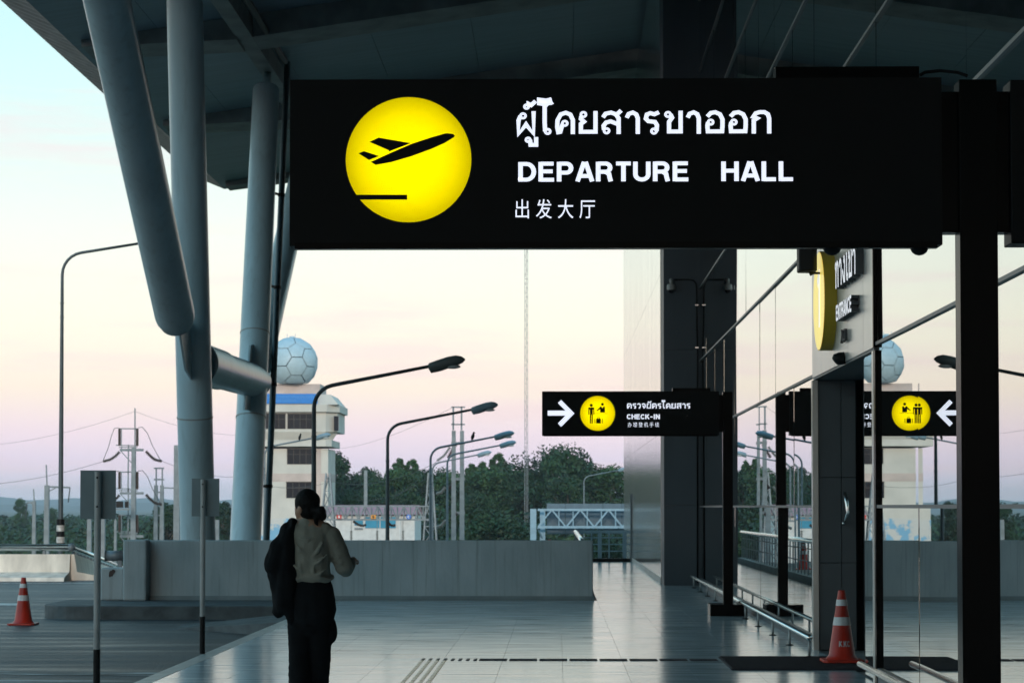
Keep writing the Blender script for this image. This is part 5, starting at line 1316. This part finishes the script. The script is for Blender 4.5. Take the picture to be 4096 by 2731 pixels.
# ------------------------------------------------------------------ trees
def crown_mesh(seed, W_, H_t, nblob, nleaf, leaf, m, cone=False):
    """crown of leaf-clump faces; base of tree at origin, unit metres"""
    r = random.Random(seed); vs = []; fs = []
    blobs = []
    for i in range(nblob):
        u = (i + r.random()) / nblob if cone else r.random(); ang = r.uniform(0, 2 * math.pi); zz = H_t * (.26 + .68 * u)
        prof = math.sin(math.pi * min(1, max(.08, (u * .86 + .12)))) ** .6
        if cone: prof = (1.06 - u) ** .8
        rad = W_ * prof * (r.random() ** .45) * .85
        blobs.append((Vector((rad * math.cos(ang), rad * math.sin(ang), zz)), W_ * r.uniform(.2, .36) * ((.3 + .7 * (1 - u)) if cone else 1)))
    for c, br in blobs:
        for k in range(nleaf):
            d = Vector((r.gauss(0, 1), r.gauss(0, 1), r.gauss(0, .8))).normalized() * (br * (r.random() ** .4))
            p = c + d; s = leaf * r.uniform(.6, 1.3)
            n = (d.normalized() * .7 + Vector((r.uniform(-1, 1), r.uniform(-1, 1), r.uniform(-.5, 1)))).normalized()
            u_ = n.orthogonal().normalized(); u_.rotate(Matrix.Rotation(r.uniform(0, 6.3), 3, n)); w_ = n.cross(u_)
            b = len(vs); vs += [p - u_ * s, p - w_ * s * .5, p + u_ * s, p + w_ * s * .5]; fs.append((b, b + 1, b + 2, b + 3))
    me = bpy.data.meshes.new('crown'); me.from_pydata(vs, [], fs); me.materials.append(m); me.update(); return me
def trunk_mesh(seed, H_t, W_):
    r = random.Random(seed); mb = MB()
    mb.tube([(0, 0, -.5), (.05, 0, H_t * .25), (.1, .05, H_t * .55), (.05, 0, H_t * .85)], [H_t * .028, H_t * .02, H_t * .013, H_t * .004], 8)
    for k in range(6):
        a = r.uniform(0, 6.3); z = H_t * r.uniform(.28, .6); e = Vector((math.cos(a) * W_ * .6, math.sin(a) * W_ * .6, z + H_t * .2))
        mb.tube([(.05, 0, z), Vector((.05, 0, z)).lerp(e, .5) + Vector((0, 0, .2)), e], [H_t * .011, H_t * .008, H_t * .003], 6)
    me = mb.mesh('trunk'); me.materials.append(M['bark']); return me
VAR = []
for i, (w, h, nb_, nl, lf, m) in enumerate(((3.6, 12, 56, 230, .19, 'leaf_a'), (4.6, 12, 66, 230, .19, 'leaf_a'), (3.0, 12, 46, 150, .19, 'leaf_b'), (2.6, 12, 110, 70, .15, 'leaf_b'), (5.2, 9, 80, 230, .18, 'leaf_a'))):
    VAR.append((crown_mesh(20 + i, w, h, nb_, nl, lf, M[m], i == 3), trunk_mesh(40 + i, h, w), h))
def tree(v, px, ptop, Y, lab, group='trees behind the substation', sx=1.0, rot=None):
    cm, tm, h = VAR[v]; p = at(px, ptop, Y); s = (p.z - GZ) / (h * .98)
    t = thing('tree', lab, 'tree', (p.x, Y, GZ), group); t.scale = (s * sx, s * sx, s); t.rotation_euler = (0, 0, random.uniform(0, 6.3) if rot is None else rot)
    o = bpy.data.objects.new('crown', cm); C.objects.link(o); o.parent = t
    o = bpy.data.objects.new('trunk', tm); C.objects.link(o); o.parent = t
    return t
LB = 'dark green broadleaf tree in the wood behind the substation'
LF = 'loose pale green tree whose airy top stands above the wood'
for v, px, pt, Y, sx, lab in ((0, 1345, 1806, 262, .8, 'tall dark tree standing right against the tower edge'), (1, 1400, 1892, 275, 1, 'dark tree behind the left lattice mast, under a dip in the skyline'),
        (0, 1470, 1868, 285, .8, 'dark tree behind the grey pole that rises from the pink roof'), (1, 1530, 1898, 270, 1, 'low topped dark tree left of the second street lamp pole'),
        (2, 1585, 1872, 262, 1.2, 'lighter green tree directly behind the second street lamp pole'), (0, 1690, 1880, 268, 1, 'dark tree behind the cluster of far lamp poles'),
        (1, 1755, 1862, 280, .8, 'dark tree behind the right lattice mast of the gantry'), (2, 1810, 1890, 262, 1.3, 'lighter green tree behind the tall twin concrete poles'),
        (1, 1880, 1890, 275, 1, 'dark tree just right of the tall twin concrete poles'), (2, 1950, 1872, 262, 1.4, 'lighter green tree above the broad bush behind the parapet'),
        (0, 2020, 1850, 270, .8, 'dark tree one crown left of the radio mast'), (1, 2075, 1872, 262, .9, 'dark tree touching the left side of the radio mast'),
        (1, 2140, 1860, 268, .8, 'dark tree between the radio mast and the tallest rounded tree'), (0, 2310, 1832, 280, .9, 'dark tree on the right shoulder of the tallest rounded tree'),
        (1, 2385, 1850, 265, .8, 'dark tree behind the far lamp above the blue gantry'), (2, 2450, 1862, 262, 1.3, 'lighter green tree meeting the left edge of the ribbed wall'),
        (1, 1500, 1960, 240, .9, 'low tree peeping over the middle of the pink roof'), (0, 1400, 1950, 238, .9, 'low tree peeping over the left end of the pink roof'),
        (1, 1620, 1950, 240, .9, 'low tree peeping over the right end of the pink roof'), (1, 1900, 1960, 236, .9, 'low dark tree at the left shoulder of the broad bush'),
        (0, 2270, 1900, 250, 1, 'dark tree standing behind the blue gantry truss')):
    tree(v, px, pt, Y, lab, sx=sx)
for px, pt, lab in ((1592, 1820, 'pale airy tree top left of a twin peak, above the pink roof'), (1646, 1824, 'pale airy tree top right of a twin peak, above the pink roof'), (1880, 1842, 'thin tree top just right of the twin concrete poles'),
                    (1925, 1834, 'thin tree top below the lowest street lamp head'), (1990, 1798, 'tall airy tree top left of the radio mast')): tree(3, px, pt, 300, lab, sx=1.25)
tree(1, 2215, 1768, 262, 'tallest rounded dark tree just right of the radio mast', sx=1.0)
tree(4, 1975, 2066, 160, 'broad low dark bush swelling up behind the parapet', 'bushes', sx=1.15)
tree(4, 2420, 2150, 120, 'low green bush seen through the end railing', 'bushes', sx=.7)
# left side
tree(2, 82, 1992, 430, 'lone airy tree on the left horizon above the barrier', 'trees on the left', sx=.8)
tree(0, 668, 2010, 240, 'bushy tree between the twin poles and the left white column', 'trees on the left')
tree(1, 735, 2004, 250, 'tree top just behind the left white column', 'trees on the left')
tree(0, 893, 2006, 235, 'tree in the gap between the two white columns', 'trees on the left')
tree(2, 205, 2030, 420, 'small tree behind the concrete pole with the side arm', 'trees on the left', sx=1.2)
# distant wood on the left reads as one mass
r = random.Random(5); vs = []; fs = []
for i in range(330):
    Y = r.uniform(240, 620); px = r.uniform(-300, 960); p = at(px, 2050, Y); hh = r.uniform(3.2, 5.6) * (.75 + .25 * Y / 500)
    for k in range(130):
        d = Vector((r.gauss(0, 1), r.gauss(0, 1), r.gauss(0, 1))).normalized() * r.random() ** .35
        q = Vector((p.x + d.x * 4.5, Y + d.y * 4, GZ + hh * .5 + d.z * hh * .5)); s = .38 * r.uniform(.6, 1.4) * (Y / 350)
        n = (d + Vector((r.uniform(-1, 1), r.uniform(-1, 1), r.uniform(-.5, 1)))).normalized(); u_ = n.orthogonal().normalized(); w_ = n.cross(u_)
        b = len(vs); vs += [q - u_ * s, q - w_ * s * .55, q + u_ * s, q + w_ * s * .55]; fs.append((b, b + 1, b + 2, b + 3))
me = bpy.data.meshes.new('woodland'); me.from_pydata(vs, [], fs); me.materials.append(M['leaf_a']); o = link_mesh('woodland', me); o['kind'] = 'stuff'
# understorey along the foot of the right-hand wood
vs = []; fs = []
for i in range(150):
    Y = r.uniform(222, 262); px = r.uniform(1200, 2620); p = at(px, 2050, Y); hh = r.uniform(4.5, 8)
    for k in range(120):
        d = Vector((r.gauss(0, 1), r.gauss(0, 1), r.gauss(0, 1))).normalized() * r.random() ** .35
        q = Vector((p.x + d.x * 3.2, Y + d.y * 3, GZ + hh * .5 + d.z * hh * .5)); s = .3 * r.uniform(.6, 1.4)
        n = (d + Vector((r.uniform(-1, 1), r.uniform(-1, 1), r.uniform(-.5, 1)))).normalized(); u_ = n.orthogonal().normalized(); w_ = n.cross(u_)
        b = len(vs); vs += [q - u_ * s, q - w_ * s * .55, q + u_ * s, q + w_ * s * .55]; fs.append((b, b + 1, b + 2, b + 3))
me = bpy.data.meshes.new('undergrowth'); me.from_pydata(vs, [], fs); me.materials.append(M['leaf_a']); o = link_mesh('undergrowth', me); o['kind'] = 'stuff'

# ------------------------------------------------------------------ haze
mb = MB(); mb.box(-2200, 1500, -120, 5000, GZ - 2, 38)
hz = mb.build('haze', None); hz['kind'] = 'stuff'
hm = bpy.data.materials.new('haze'); hm.use_nodes = True; N = hm.node_tree.nodes
for n in list(N): N.remove(n)
out = N.new('ShaderNodeOutputMaterial'); pv = N.new('ShaderNodeVolumePrincipled'); pv.inputs['Density'].default_value = .0002; pv.inputs['Color'].default_value = (.72, .84, .95, 1)
hm.node_tree.links.new(pv.outputs[0], out.inputs['Volume']); hz.data.materials.append(hm)
